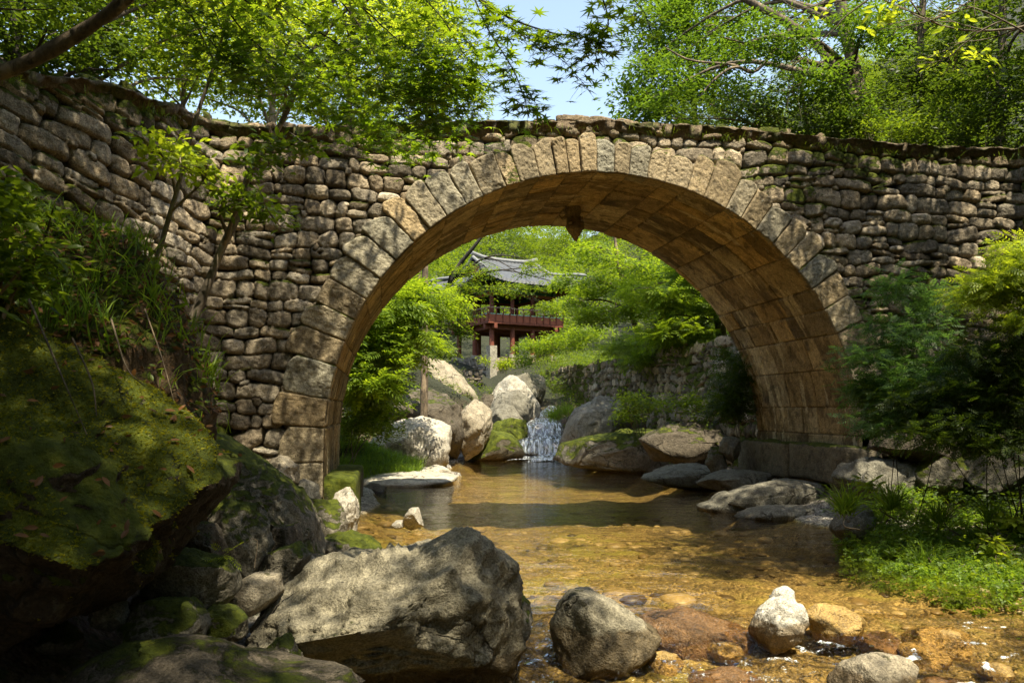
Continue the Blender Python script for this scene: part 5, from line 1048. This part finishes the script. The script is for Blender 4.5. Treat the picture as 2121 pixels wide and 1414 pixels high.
# ---------------------------------------------------------------- near vegetation
# unseen leaf clumps added overhead, shaped to dapple the bridge and the banks
SV = np.array(SUND)
def to_px(P):
    x, y, z = P[..., 0], P[..., 1], P[..., 2]-HC; d = y*CP+z*SP
    return 1060.5+FPX*x/d, 707-FPX*(z*CP-y*SP)/d
LIT = [  # openings shaped so the sun lands here through the treetops: cx, cy, rx, ry, how open
    (1180, 340, 460, 230, 1.0), (860, 420, 180, 170, .97), (1520, 400, 140, 160, .92), (680, 620, 120, 260, .60), (480, 600, 130, 330, .36), (480, 330, 150, 90, .42), (150, 380, 200, 200, .2),
    (1720, 400, 150, 170, .50), (1950, 420, 200, 180, .25), (640, 930, 120, 140, .7), (1180, 1130, 330, 100, 1.0), (860, 1060, 150, 70, .95), (1450, 1200, 300, 60, 1.0), (1640, 1110, 230, 55, .10),
    (1640, 1270, 140, 100, 1.2), (1900, 1270, 260, 80, .97), (1850, 1380, 290, 70, .95), (760, 1180, 210, 90, .93), (1250, 1290, 120, 80, .97), (1450, 1320, 120, 60, .95), (1300, 1400, 200, 40, .3), (430, 1160, 200, 120, .35),
    (250, 860, 170, 110, .52), (1860, 1080, 130, 80, .9), (2050, 1110, 110, 60, .5), (2060, 580, 90, 90, .8), (1600, 1010, 140, 40, .5)]
rg = np.random.default_rng(351); n = 17500
Pt = np.stack([rg.uniform(-12, 15, n), rg.uniform(-9, 12.6, n), rg.uniform(9.3, 13.8, n)], 1)
kf = (VF-Pt@V)/(-(SV@V)); hitf = Pt-SV*kf[:, None]; on_f = (kf > 0) & (hitf[:, 2] > .8) & (hitf[:, 2] < 6.6) & ((np.hypot(hitf@U-AC, hitf[:, 2]-AZ) > AR-.2))
gz = np.where((Pt[:, 1]+.42*10 < 8) & (Pt[:, 0]-.24*10 < -.2), .9, -.1); hitg = Pt-SV*((Pt[:, 2]-gz)/SV[2])[:, None]; hit = np.where(on_f[:, None], hitf, hitg)
hx, hy = to_px(hit); op = np.full(n, .04); wsum = np.zeros(n)
for cx, cy_, rx, ry, o_ in LIT:
    w = np.clip(1.35-np.hypot((hx-cx)/rx, (hy-cy_)/ry), 0, .5)*2; op = op*(1-w)+o_*w
op = np.where((hit[:, 1] < 3.2), .12, op)
lump = fbm(Pt*np.array([.85, .85, .15]), 8, 3); r_ = np.argsort(np.argsort(lump))/n     # clumped, not even
kp = (r_ > op*1.02+rg.normal(0, .03, n)) & (hit[:, 1] < 15.0)
C = Pt[kp]; print('unseen_canopy', len(C))
P, N, a, s = spray(C, .36, 24, rg, flat=.3, size=.15, tilt=.5)
v, f2 = leaves('oval', P, N, a, s); tag(mesh('unseen_canopy', v, f2, LEAF['deep'], smooth=False), kind='stuff')
# ---- maple with long sprays hanging into the top of the picture
mroot = empty('maple_tree', (-5.2, 2.2, float(ground(-5.2, 2.2))), 'maple reaching in from the upper left with star shaped leaves against the sky', 'tree')
mb = MB(); crotch = np.array([-4.6, 3.4, 6.4])
mb.tube(spline(np.array([(-5.2, 2.2, float(ground(-5.2, 2.2))-.3), (-5.3, 2.6, 3.5), crotch]), 16), np.linspace(.16, .08, 16), 10, .1)
BR = [  # px polylines with depth: long thin boughs
    [(300, -330, 5.2), (480, -120, 5.3), (580, 10, 5.4), (700, 92, 5.5), (800, 165, 5.6), (905, 215, 5.7), (990, 232, 5.7)],
    [(300, -330, 5.2), (420, -60, 5.8), (560, 60, 6.2), (690, 190, 6.4), (790, 240, 6.5)],
    [(650, -330, 5.0), (860, -120, 4.9), (980, -10, 4.9), (1040, 45, 4.9), (1100, 85, 4.9), (1170, 130, 4.9), (1225, 195, 4.9)],
    [(860, -120, 4.9), (960, -40, 5.0), (1010, 60, 5.1), (1060, 140, 5.1), (1085, 200, 5.1), (1095, 245, 5.1)],
    [(980, -10, 4.9), (1060, 40, 4.8), (1150, 70, 4.7), (1210, 78, 4.7), (1260, 130, 4.7)],
    [(1000, -250, 4.7), (1180, -120, 4.7), (1270, -40, 4.7), (1330, 20, 4.6), (1345, 60, 4.6)],
    [(1180, -120, 4.7), (1240, -20, 4.7), (1260, 50, 4.7), (1235, 75, 4.7)],
    [(500, -250, 5.2), (760, -100, 5.3), (900, 20, 5.4), (960, 110, 5.5), (1000, 160, 5.5)],
    [(560, -150, 5.3), (700, -30, 5.5), (820, 80, 5.6), (900, 140, 5.6), (940, 200, 5.6)],
    [(420, -60, 5.8), (500, 60, 6.2), (600, 150, 6.6), (700, 240, 6.8), (840, 280, 6.9)],
    [(300, -330, 5.2), (330, -60, 5.8), (400, 40, 6.2), (470, 120, 6.4), (560, 190, 6.6)],
    [(420, -60, 5.8), (640, 100, 6.5), (760, 250, 6.8), (870, 330, 7.0)],
    [(560, -150, 5.3), (720, 20, 5.9), (780, 120, 6.0), (850, 240, 6.1), (960, 265, 6.1)]]
ND = [420, 420, 130, 110, 100, 55, 36, 330, 420, 360, 420, 260, 360]
rg = np.random.default_rng(9); LP_, LN_, LH_, LS_ = [], [], [], []
for q, (br, n) in enumerate(zip(BR, ND)):
    P3 = np.array([W(a, b_, c) for a, b_, c in br]); 
    if q in (0, 2, 5, 7): P3 = np.vstack([crotch, P3])
    C3 = spline(P3, 60); mb.tube(C3, np.interp(np.arange(60), [0, 20, 59], [.026 if q in (0, 2, 5, 7) else .009, .006, .0015]), 5, 0, False)
    t = rg.beta(2.2, 1.1, n)*57; sp = C3[t.astype(int)]
    thin = q in (2, 3, 4, 5, 6)
    R = .13 if thin else .30
    a = rg.uniform(0, 2*math.pi, n); rr_ = R*np.sqrt(rg.uniform(.05, 1, n)); e = sp+np.stack([np.cos(a)*rr_, np.sin(a)*rr_*1.2, -.35*rr_+rg.normal(0, .035 if thin else .07, n)], 1)
    for i in range(0, n, 1 if thin else 3): mb.tube([sp[i], e[i]+np.array([0, 0, .01])], [.0016, .0010], 3, 0, False)
    LP_.append(e); LH_.append(a+rg.normal(0, .5, n)); LS_.append(rg.uniform(.095, .14, n)*(1.1 if thin else 1.1))
    LN_.append(np.stack([rg.normal(0, .35, n), rg.normal(-.25, .35, n), np.ones(n)], 1))
mb.build('trunk', BARKD, mroot, smooth=True)
v, f = leaves('maple', np.concatenate(LP_), np.concatenate(LN_), np.concatenate(LH_), np.concatenate(LS_)); mesh('crown', v, f, LEAF['maple'], mroot, smooth=False)

# ---- thick bough crossing the top left corner
bough = [W(-120, 185, 6.4), W(0, 152, 6.4), W(80, 118, 6.4), W(160, 72, 6.35), W(205, 42, 6.3), W(250, 8, 6.25), W(330, -70, 6.2)]
tree('leaning_tree', 'thick brown trunk leaning across the upper left corner', [W(-420, 420, 6.4), W(-260, 240, 6.4)]+bough+[W(480, -260, 6.0)], .070, [(W(420, -220, 6.2), (.8, .9, .5), 22), (W(150, -40, 7.2), (1.0, .7, .25), 22)], 'oval6', .07, 55, .28, 'mid', 361, nl=6, r1=.045)
# ---- two slim saplings before the wing wall
tree('sapling', 'slim sapling with a pale bent stem, left of the two before the wing wall', [W(300, 640, 8.2), W(330, 520, 8.2), W(372, 375, 8.3), W(402, 258, 8.3), W(445, 130, 8.3), W(482, -10, 8.3), W(500, -120, 8.3)], .030,
     [bl(350, 320, 7.9, .26, .3, .07, 10), bl(400, 345, 7.8, .20, .25, .05, 7), bl(330, 290, 7.8, .16, .2, .05, 4), bl(480, -20, 8.2, .8, .8, .5, 26)], 'oval6', .115, 22, .17, 'bright', 362, bark=BARKG, nl=8, flat=.35, tilt=.5)
tree('sapling', 'crooked sapling with a dark lower stem, right of the two before the wing wall', [W(362, 790, 8.8), W(385, 700, 8.8), W(430, 590, 8.8), W(462, 510, 8.8), W(492, 445, 8.8), W(520, 350, 8.8), W(572, 275, 8.8), W(612, 190, 8.7), W(655, 90, 8.7), W(700, -20, 8.6)], .060,
     [bl(500, 400, 8.2, .30, .3, .07, 12), bl(560, 440, 8.1, .16, .3, .06, 7), bl(610, 300, 8.4, .35, .3, .08, 10), bl(540, 330, 8.3, .2, .3, .05, 5), bl(640, 60, 8.6, .9, .8, .35, 30), bl(560, 150, 8.5, .6, .5, .2, 16)], 'oval6', .105, 22, .17, 'mid', 363, bark=BARKG, nl=9, flat=.3, tilt=.5, r1=.02,
     extra=[([W(605, 205, 8.7), W(592, 170, 8.7), W(588, 120, 8.6), W(610, 60, 8.6)], .018, .008)])
# ---- left bank: blurred bush, grass and litter above the overhang
bush('leafy_bush', 'blurred dark leafed bush at the left edge above the overhang', W(-60, 700, 4.6), [bl(20, 420, 4.5, .22, .25, .22, 22), bl(-30, 520, 4.4, .3, .3, .3, 30), bl(60, 560, 4.7, .2, .25, .18, 18)], 'oval6', .085, 16, .12, 'mid', 371)
bush('leafy_bush', 'little bright bush on the bank edge below the left sapling', W(310, 690, 6.6), [bl(300, 640, 6.5, .11, .15, .13, 14), bl(285, 600, 6.5, .08, .12, .08, 8)], 'oval6', .075, 16, .09, 'bright', 372)
bank = np.array([W(x, y, Y) for x, y, Y in [(40, 520, 5.6), (120, 560, 5.7), (200, 600, 6.0), (270, 650, 6.2), (100, 640, 5.2), (200, 680, 5.5), (30, 600, 5.0), (320, 720, 6.4), (160, 500, 6.4), (60, 450, 6.2), (240, 560, 6.8)]])
mbk = MB()
p, f, base = solid([(-300, 430), (40, 470), (150, 470), (260, 540), (330, 640), (370, 760), (400, 860), (380, 1000), (200, 1050), (-300, 1000)], 6.4, 1.3, 91, 6, .07, 0, [(0.3, -.55, .75, .62)])
BANKM = rock_mat('bank_earth', (0.10, 0.065, 0.035), moss=0.52, stain=0.4, lichen=0.1, up=.7, scale=1.2)
tag(mesh('earth_bank', p, f, BANKM, base=base), kind='structure')
def on_surface(vs, fc, n, rg, test=None):
    t = vs[fc]; nr = np.cross(t[:, 1]-t[:, 0], t[:, 2]-t[:, 0]); ar = np.linalg.norm(nr, axis=1); nr = nr/(ar[:, None]+1e-12)
    w = ar*(np.clip(nr[:, 2], 0, 1)+.15)*(nr[:, 2] > 0.05); 
    if test is not None: w = w*test(t.mean(1))
    i = rg.choice(len(fc), n, p=w/w.sum()); a, b_ = rg.random((2, n)); sw = a+b_ > 1; a = np.where(sw, 1-a, a); b_ = np.where(sw, 1-b_, b_)
    return t[i, 0]+(t[i, 1]-t[i, 0])*a[:, None]+(t[i, 2]-t[i, 0])*b_[:, None], nr[i]
def tufts(name, P, hgt, rg, per=14, spread=.05, mat='grass', tp='blade', **k):
    n = len(P)*per; q = np.repeat(P, per, 0)+np.stack([rg.normal(0, spread, n), rg.normal(0, spread, n), np.zeros(n)], 1)
    N = np.stack([rg.normal(0, .3, n), rg.normal(0, .3, n), np.ones(n)], 1)
    v, f = leaves(tp, q, N, rg.uniform(0, 6.28, n), hgt*rg.uniform(.5, 1.3, n)); return tag(mesh(name, v, f, LEAF[mat], smooth=False), kind='stuff')
rg = np.random.default_rng(41); Pb, _n = on_surface(p, f, 300, rg); tufts('bank_grass', Pb, .24, rg, 10, .06)
Pb, _n = on_surface(p, f, 420, rg); P_, N_2, a_, s_ = spray(Pb+Z*.05, .07, 7, rg, flat=.6, size=.07, tilt=.8); v, f2 = leaves('oval6', P_, N_2, a_, s_); tag(mesh('bank_weeds', v, f2, LEAF['mid'], smooth=False), kind='stuff')
Pb, nb_ = on_surface(p, f, 4200, rg); v, f2 = leaves('oval', Pb+nb_*.012, nb_+rg.normal(0, .35, nb_.shape), rg.uniform(0, 6.28, len(Pb)), rg.uniform(.05, .10, len(Pb)))
tag(mesh('leaf_litter', v, f2, LEAF['dry'], smooth=False), kind='stuff')
# moss fuzz and dead leaves on the overhanging boulder
ov = next(o for o in sc.objects if o.get('label', '').startswith('huge overhanging')); me = ov.data
vv = np.empty(len(me.vertices)*3); me.vertices.foreach_get('co', vv); vv = vv.reshape(-1, 3)+np.array(ov.location); ff = np.empty(len(me.polygons)*3, int); me.polygons.foreach_get('vertices', ff); ff = ff.reshape(-1, 3)
Pm, nm = on_surface(vv, ff, 90000, rg); kk = fbm(Pm*2.2, 15, 4) > -.15; Pm, nm = Pm[kk], nm[kk]; n = len(Pm)
LEAF['moss'] = leaf_mat('moss_fuzz', (0.15, 0.155, 0.010), (0.34, 0.34, 0.02), .5)
v, f2 = leaves('oval', Pm-nm*.004, np.stack([rg.normal(0, 1, n), rg.normal(0, 1, n), rg.normal(0, .4, n)], 1), rg.uniform(0, 6.28, n), rg.uniform(.010, .034, n))
tag(mesh('moss', v, f2, LEAF['moss'], smooth=False), kind='stuff')
Pm, nm = on_surface(vv, ff, 330, rg, lambda c: (c[:, 0] < -1.9)*1.0); n = len(Pm); v, f2 = leaves('oval6', Pm+nm*.02, nm+rg.normal(0, .5, nm.shape), rg.uniform(0, 6.28, n), rg.uniform(.03, .08, n))
tag(mesh('fallen_leaves', v, f2, LEAF['dry'], smooth=False), kind='stuff')
mb = MB()
for lab_, (a, b_, c) in zip(('long dead twig lying down the middle of the mossy overhang', 'thin dead twig near the right edge of the overhang', 'short dead twig below the bush on the overhang', 'dead twig on the bank beside the crooked sapling'), [((60, 620, 4.0), (120, 760, 3.75), (180, 900, 3.6)), ((230, 660, 4.8), (262, 760, 4.6), (300, 800, 4.6)), ((150, 700, 4.2), (190, 790, 4.05), (200, 860, 3.95)), ((300, 640, 5.4), (335, 740, 5.2), (360, 830, 5.1))]):
    st_ = mb if False else MB(); st_.tube(spline(np.array([W(*a), W(*b_), W(*c)]), 12), np.linspace(.006, .0025, 12), 5, .2, False)
    o = st_.build('dead_twig', BARK, smooth=True); tag(o, lab_, 'twig', 'dead twigs on the overhang')
# ---- right bank shrub mass
bush('feathery_shrub', 'large feathery shrub in front of the right haunch of the bridge', gp(1850, 11.5), [bl(1860, 690, 11.3, .52, .5, .34, 26), bl(1930, 630, 11.3, .36, .4, .22, 12), bl(1790, 730, 11.0, .28, .4, .15, 8), bl(1900, 790, 10.8, .8, .5, .28, 46), bl(1900, 870, 10.6, .9, .4, .22, 40), bl(1800, 800, 11.2, .4, .4, .18, 16), bl(1840, 590, 11.4, .25, .3, .1, 8)], 'pinnate', .17, 26, .22, 'blue', 381, stems=3, sr=.008, bark=BARKD)
bush('feathery_shrub', 'bright yellow green shrub at the right edge high on the bank', gp(2100, 10.0), [bl(2080, 580, 9.6, .40, .4, .32, 38), bl(2120, 520, 9.6, .25, .3, .18, 14), bl(2010, 610, 9.8, .25, .3, .15, 12), bl(2140, 660, 9.4, .3, .4, .2, 16)], 'pinnate', .16, 24, .16, 'bright', 382, stems=4, sr=.008, bark=BARKD)
bush('feathery_shrub', 'dark shrub on the shaded slope below the bright right hand one', gp(2050, 10.4), [bl(2050, 740, 10.0, .6, .5, .4, 44), bl(1980, 820, 10.2, .7, .5, .25, 36), bl(2110, 830, 9.8, .4, .4, .25, 24), bl(1900, 840, 10.6, .5, .4, .25, 26), bl(2020, 890, 9.8, .8, .4, .2, 34)], 'pinnate', .16, 26, .22, 'deep', 383, stems=4, sr=.008, bark=BARKD)
# ---- green cover on the low right bank
rg = np.random.default_rng(51); C = []
while len(C) < 2100:
    px, py = rg.uniform(1735, 2150), rg.uniform(1010, 1185)
    if py > 1120+(px-1735)*.25: continue
    q = Wz(px, py, .10+.2*rg.random())
    hg = .55*math.exp(-((px-1850)/120)**2-((py-1070)/60)**2)
    C.append((q[0], q[1], float(ground(q[0], q[1]))+.03+hg*rg.random()))
C = np.array(C); P, N, a, s = spray(C, .09, 17, rg, flat=.45, size=.042, tilt=.55, droop=.1)
v, f2 = leaves('trio', P, N, a, s*1.2); tag(mesh('ground_cover', v, f2, LEAF['grass'], smooth=False), kind='stuff')
P, N, a, s = spray(C[::4]+np.array([0, 0, .04]), .10, 6, rg, flat=.5, size=.075, tilt=.7); v, f2 = leaves('oval6', P, N, a, s)
tag(mesh('broad_weeds', v, f2, LEAF['mid'], smooth=False), kind='stuff')
for i, (px, py, Y, h_) in enumerate([(1745, 1060, 10.8, .34), (1850, 1050, 11.2, .30), (1950, 1080, 10.6, .26), (1915, 1170, 9.6, .22), (2060, 1080, 10.2, .24)]):
    bush('grass_clump', ['arching pale grass clump at the left tip of the green cover', 'grass clump behind the middle of the green cover', 'short grass clump on the crest of the green cover', 'thin grass clump at the water edge of the green cover', 'grass clump near the right edge on the gravel'][i], W(px, py+20, Y), [bl(px, py, Y, .10, .10, .02, 8)], 'blade', h_, 16, .06, 'grass', 390+i, stems=2, cat='grass')
for i, (px, py, Y) in enumerate([(2060, 1130, 9.6), (2110, 1080, 9.8), (1800, 1000, 11.8), (2090, 1165, 9.2)]):
    bush('broadleaf_weed', ['lobed broadleaf weed on the gravel at the right edge', 'taller broadleaf weed behind the lobed one at the right edge', 'broad leafed plant poking above the green cover beside the pale grass', 'drooping broadleaf weed nearest the gravel shore'][i], W(px, py+25, Y), [bl(px, py, Y, .12, .12, .06, 8)], 'oval6', .15, 6, .1, 'bright', 396+i, stems=6, cat='plant', sr=.005)
# cobbles lying on the bed of the pool
rg = np.random.default_rng(60); iv, if_ = ico(2); Vs, Fs = [], []
for _ in range(420):
    y = rg.uniform(7.4, 19); x = rg.uniform(-2.6, 6.2); z = float(ground(x, y)); s = rg.lognormal(-2.9, .5)
    if z > -.03: continue
    s = min(s, .16); q = iv*np.array([s*rg.uniform(.8, 1.7), s*rg.uniform(.8, 1.5), min(s*.5, abs(z)*.8)]); q = q*(1+.12*fbm(iv*1.3+_, 3, 2))[:, None]; a = rg.uniform(0, 3)
    q = np.stack([q[:, 0]*math.cos(a)-q[:, 1]*math.sin(a), q[:, 0]*math.sin(a)+q[:, 1]*math.cos(a), q[:, 2]], 1)
    Vs.append(q+np.array([x, y, z])); Fs.append(if_+(len(Vs)-1)*len(iv))
m, nt, b = newmat('bed_cobble'); g_ = nd(nt, 'ShaderNodeNewGeometry'); c = ramp(nt, g_.outputs['Random Per Island'], [(0, (.06, .038, .014)), (.5, (.20, .13, .045)), (1, (.42, .31, .14))])
c = mix(nt, .6, c, ramp(nt, noise(nt, co_of(nt), 20, 4, .7), [(.35, .5), (.65, 1.3)]), 'MULTIPLY'); nt.links.new(c, b.inputs['Base Color'])
tag(mesh('bed_cobbles', np.concatenate(Vs), np.concatenate(Fs), m), kind='stuff')
# scrub over the right bank beside the bridge
rg = np.random.default_rng(58); x = rg.uniform(6.6, 12, 1500); y = rg.uniform(4.5, 12.6, 1500); ok = x > 6.4+.25*np.maximum(11-y, 0)*.3
C = np.stack([x, y, ground(x, y)+rg.uniform(0, .22, 1500)], 1)[ok]; P, N, a, s = spray(C, .26, 20, rg, flat=.4, size=.085, tilt=.6)
v, f2 = leaves('oval6', P, N, a, s); tag(mesh('bank_scrub', v, f2, LEAF['deep'], smooth=False), kind='stuff')
# gravel on the right shore
rg = np.random.default_rng(61); iv, if_ = ico(1); Vs, Fs = [], []; n = 2600
for _ in range(n):
    px, py = rg.uniform(1880, 2300), rg.uniform(1120, 1290)
    if py < 1150+(2121-px)*-.1: pass
    q = Wz(px, py, .02); z = float(ground(q[0], q[1])); s = rg.lognormal(-4.1, .45)
    if z < -.12: continue
    Vs.append(iv*np.array([s*rg.uniform(.8, 1.6), s*rg.uniform(.8, 1.4), s*rg.uniform(.45, .8)])*(1+.15*rg.normal(0, 1, (len(iv), 1)))+np.array([q[0], q[1], z+s*.25])); Fs.append(if_+len(Vs)*len(iv)-len(iv))
GR = newmat('gravel'); m, nt, b = GR; g_ = nd(nt, 'ShaderNodeNewGeometry'); nt.links.new(ramp(nt, g_.outputs['Random Per Island'], [(0, (.07, .055, .04)), (.5, (.25, .20, .14)), (1, (.46, .41, .33))]), b.inputs['Base Color']); b.inputs['Roughness'].default_value = .7
tag(mesh('gravel', np.concatenate(Vs), np.concatenate(Fs), m), kind='stuff')
# grass along the deck and on the slope left beyond the arch
rg = np.random.default_rng(62); s_ = rg.uniform(sl_[0], sl_[-1], 1500); s_ = s_[fbm(np.stack([s_*1.3, s_*0, s_*0], 1), 3, 3)+rg.normal(0, .25, 1500) > 0]; w_ = rg.uniform(.02, .5, len(s_))
tufts('deck_grass', deck_point(s_, w_)+Z*.0, .13, rg, 9, .06)
P_ = []
for _ in range(700):
    px, py = rg.uniform(700, 870), rg.uniform(915, 975); Y = rg.uniform(20.5, 23.5); x = (px-1060)/FPX*Y
    P_.append((x, Y, float(ground(x, Y))))
tufts('slope_grass', np.array(P_), .26, rg, 12, .10)
# fern on the left heap
bush('fern', 'small fern on top of the large rounded brown boulder', W(450, 1160, 5.6), [bl(462, 1150, 5.55, .05, .05, .02, 4)], 'pinnate', .13, 3, .04, 'bright', 401, stems=2, cat='fern', sr=.003)
# bare twiggy branch with a few yellow green leaves, upper right
broot = empty('overhanging_tree', (6.2, 3.0, float(ground(6.2, 3.0))), 'near tree reaching in at the upper right with bare twigs and a few lime leaves', 'tree')
mb = MB(); rg = np.random.default_rng(71); top = np.array([4.6, 4.6, 5.3])
mb.tube(spline(np.array([(6.2, 3.0, float(ground(6.2, 3.0))-.3), (5.9, 3.6, 3.4), top]), 14), np.linspace(.12, .05, 14), 8, .1)
ends = []
def twig(p, d, L_, r, lev):
    n = 7; P = [p]; dd = d.copy()
    for i in range(n): dd = dd+rg.normal(0, .16, 3)*np.array([1, .6, .8]); dd /= np.linalg.norm(dd); P.append(P[-1]+dd*L_/n)
    P = np.array(P); mb.tube(P, np.linspace(r, r*.35, n+1), 4, 0, False); ends.append(P[-1])
    if lev:
        for k in range(3): j = rg.integers(2, n+1); s = rg.choice([-1, 1]); nd_ = dd+np.array([rg.normal(0, .3), rg.normal(0, .3), s*.6*rg.random()]); twig(P[j], nd_/np.linalg.norm(nd_), L_*.55, r*.55, lev-1)
for a, b_, c in [((2200, 110, 5.0), (1990, -10, 5.0), 3), ((2200, 40, 5.2), (1850, 40, 5.2), 3), ((2150, -40, 5.0), (1780, 45, 5.0), 3), ((2100, -60, 5.4), (1900, 70, 5.3), 2)]:
    A_, B_ = W(*a), W(*b_); d = B_-A_; L_ = np.linalg.norm(d); mb.tube(spline(np.array([top, (top+A_)/2+Z*.1, A_]), 8), np.linspace(.04, .012, 8), 5, 0, False); twig(A_, d/L_, L_, .011, c)
mb.build('trunk', BARKG, broot, smooth=True)
Cq = np.array([W(x, y, Y) for x, y, Y in [(1830, 20, 5.1), (1815, 45, 5.1), (1930, 115, 5.3), (1955, 130, 5.3), (1990, 40, 5.0), (2020, 110, 5.2), (2030, 120, 5.2), (1690, 25, 5.2), (1840, 5, 5.1), (1970, 100, 5.3)]])
P, N, a, s = spray(Cq, .09, 12, rg, flat=.3, size=.075, tilt=.6); v, f2 = leaves('oval6', P, N, a, s); mesh('crown', v, f2, LEAF['bright'], broot, smooth=False)
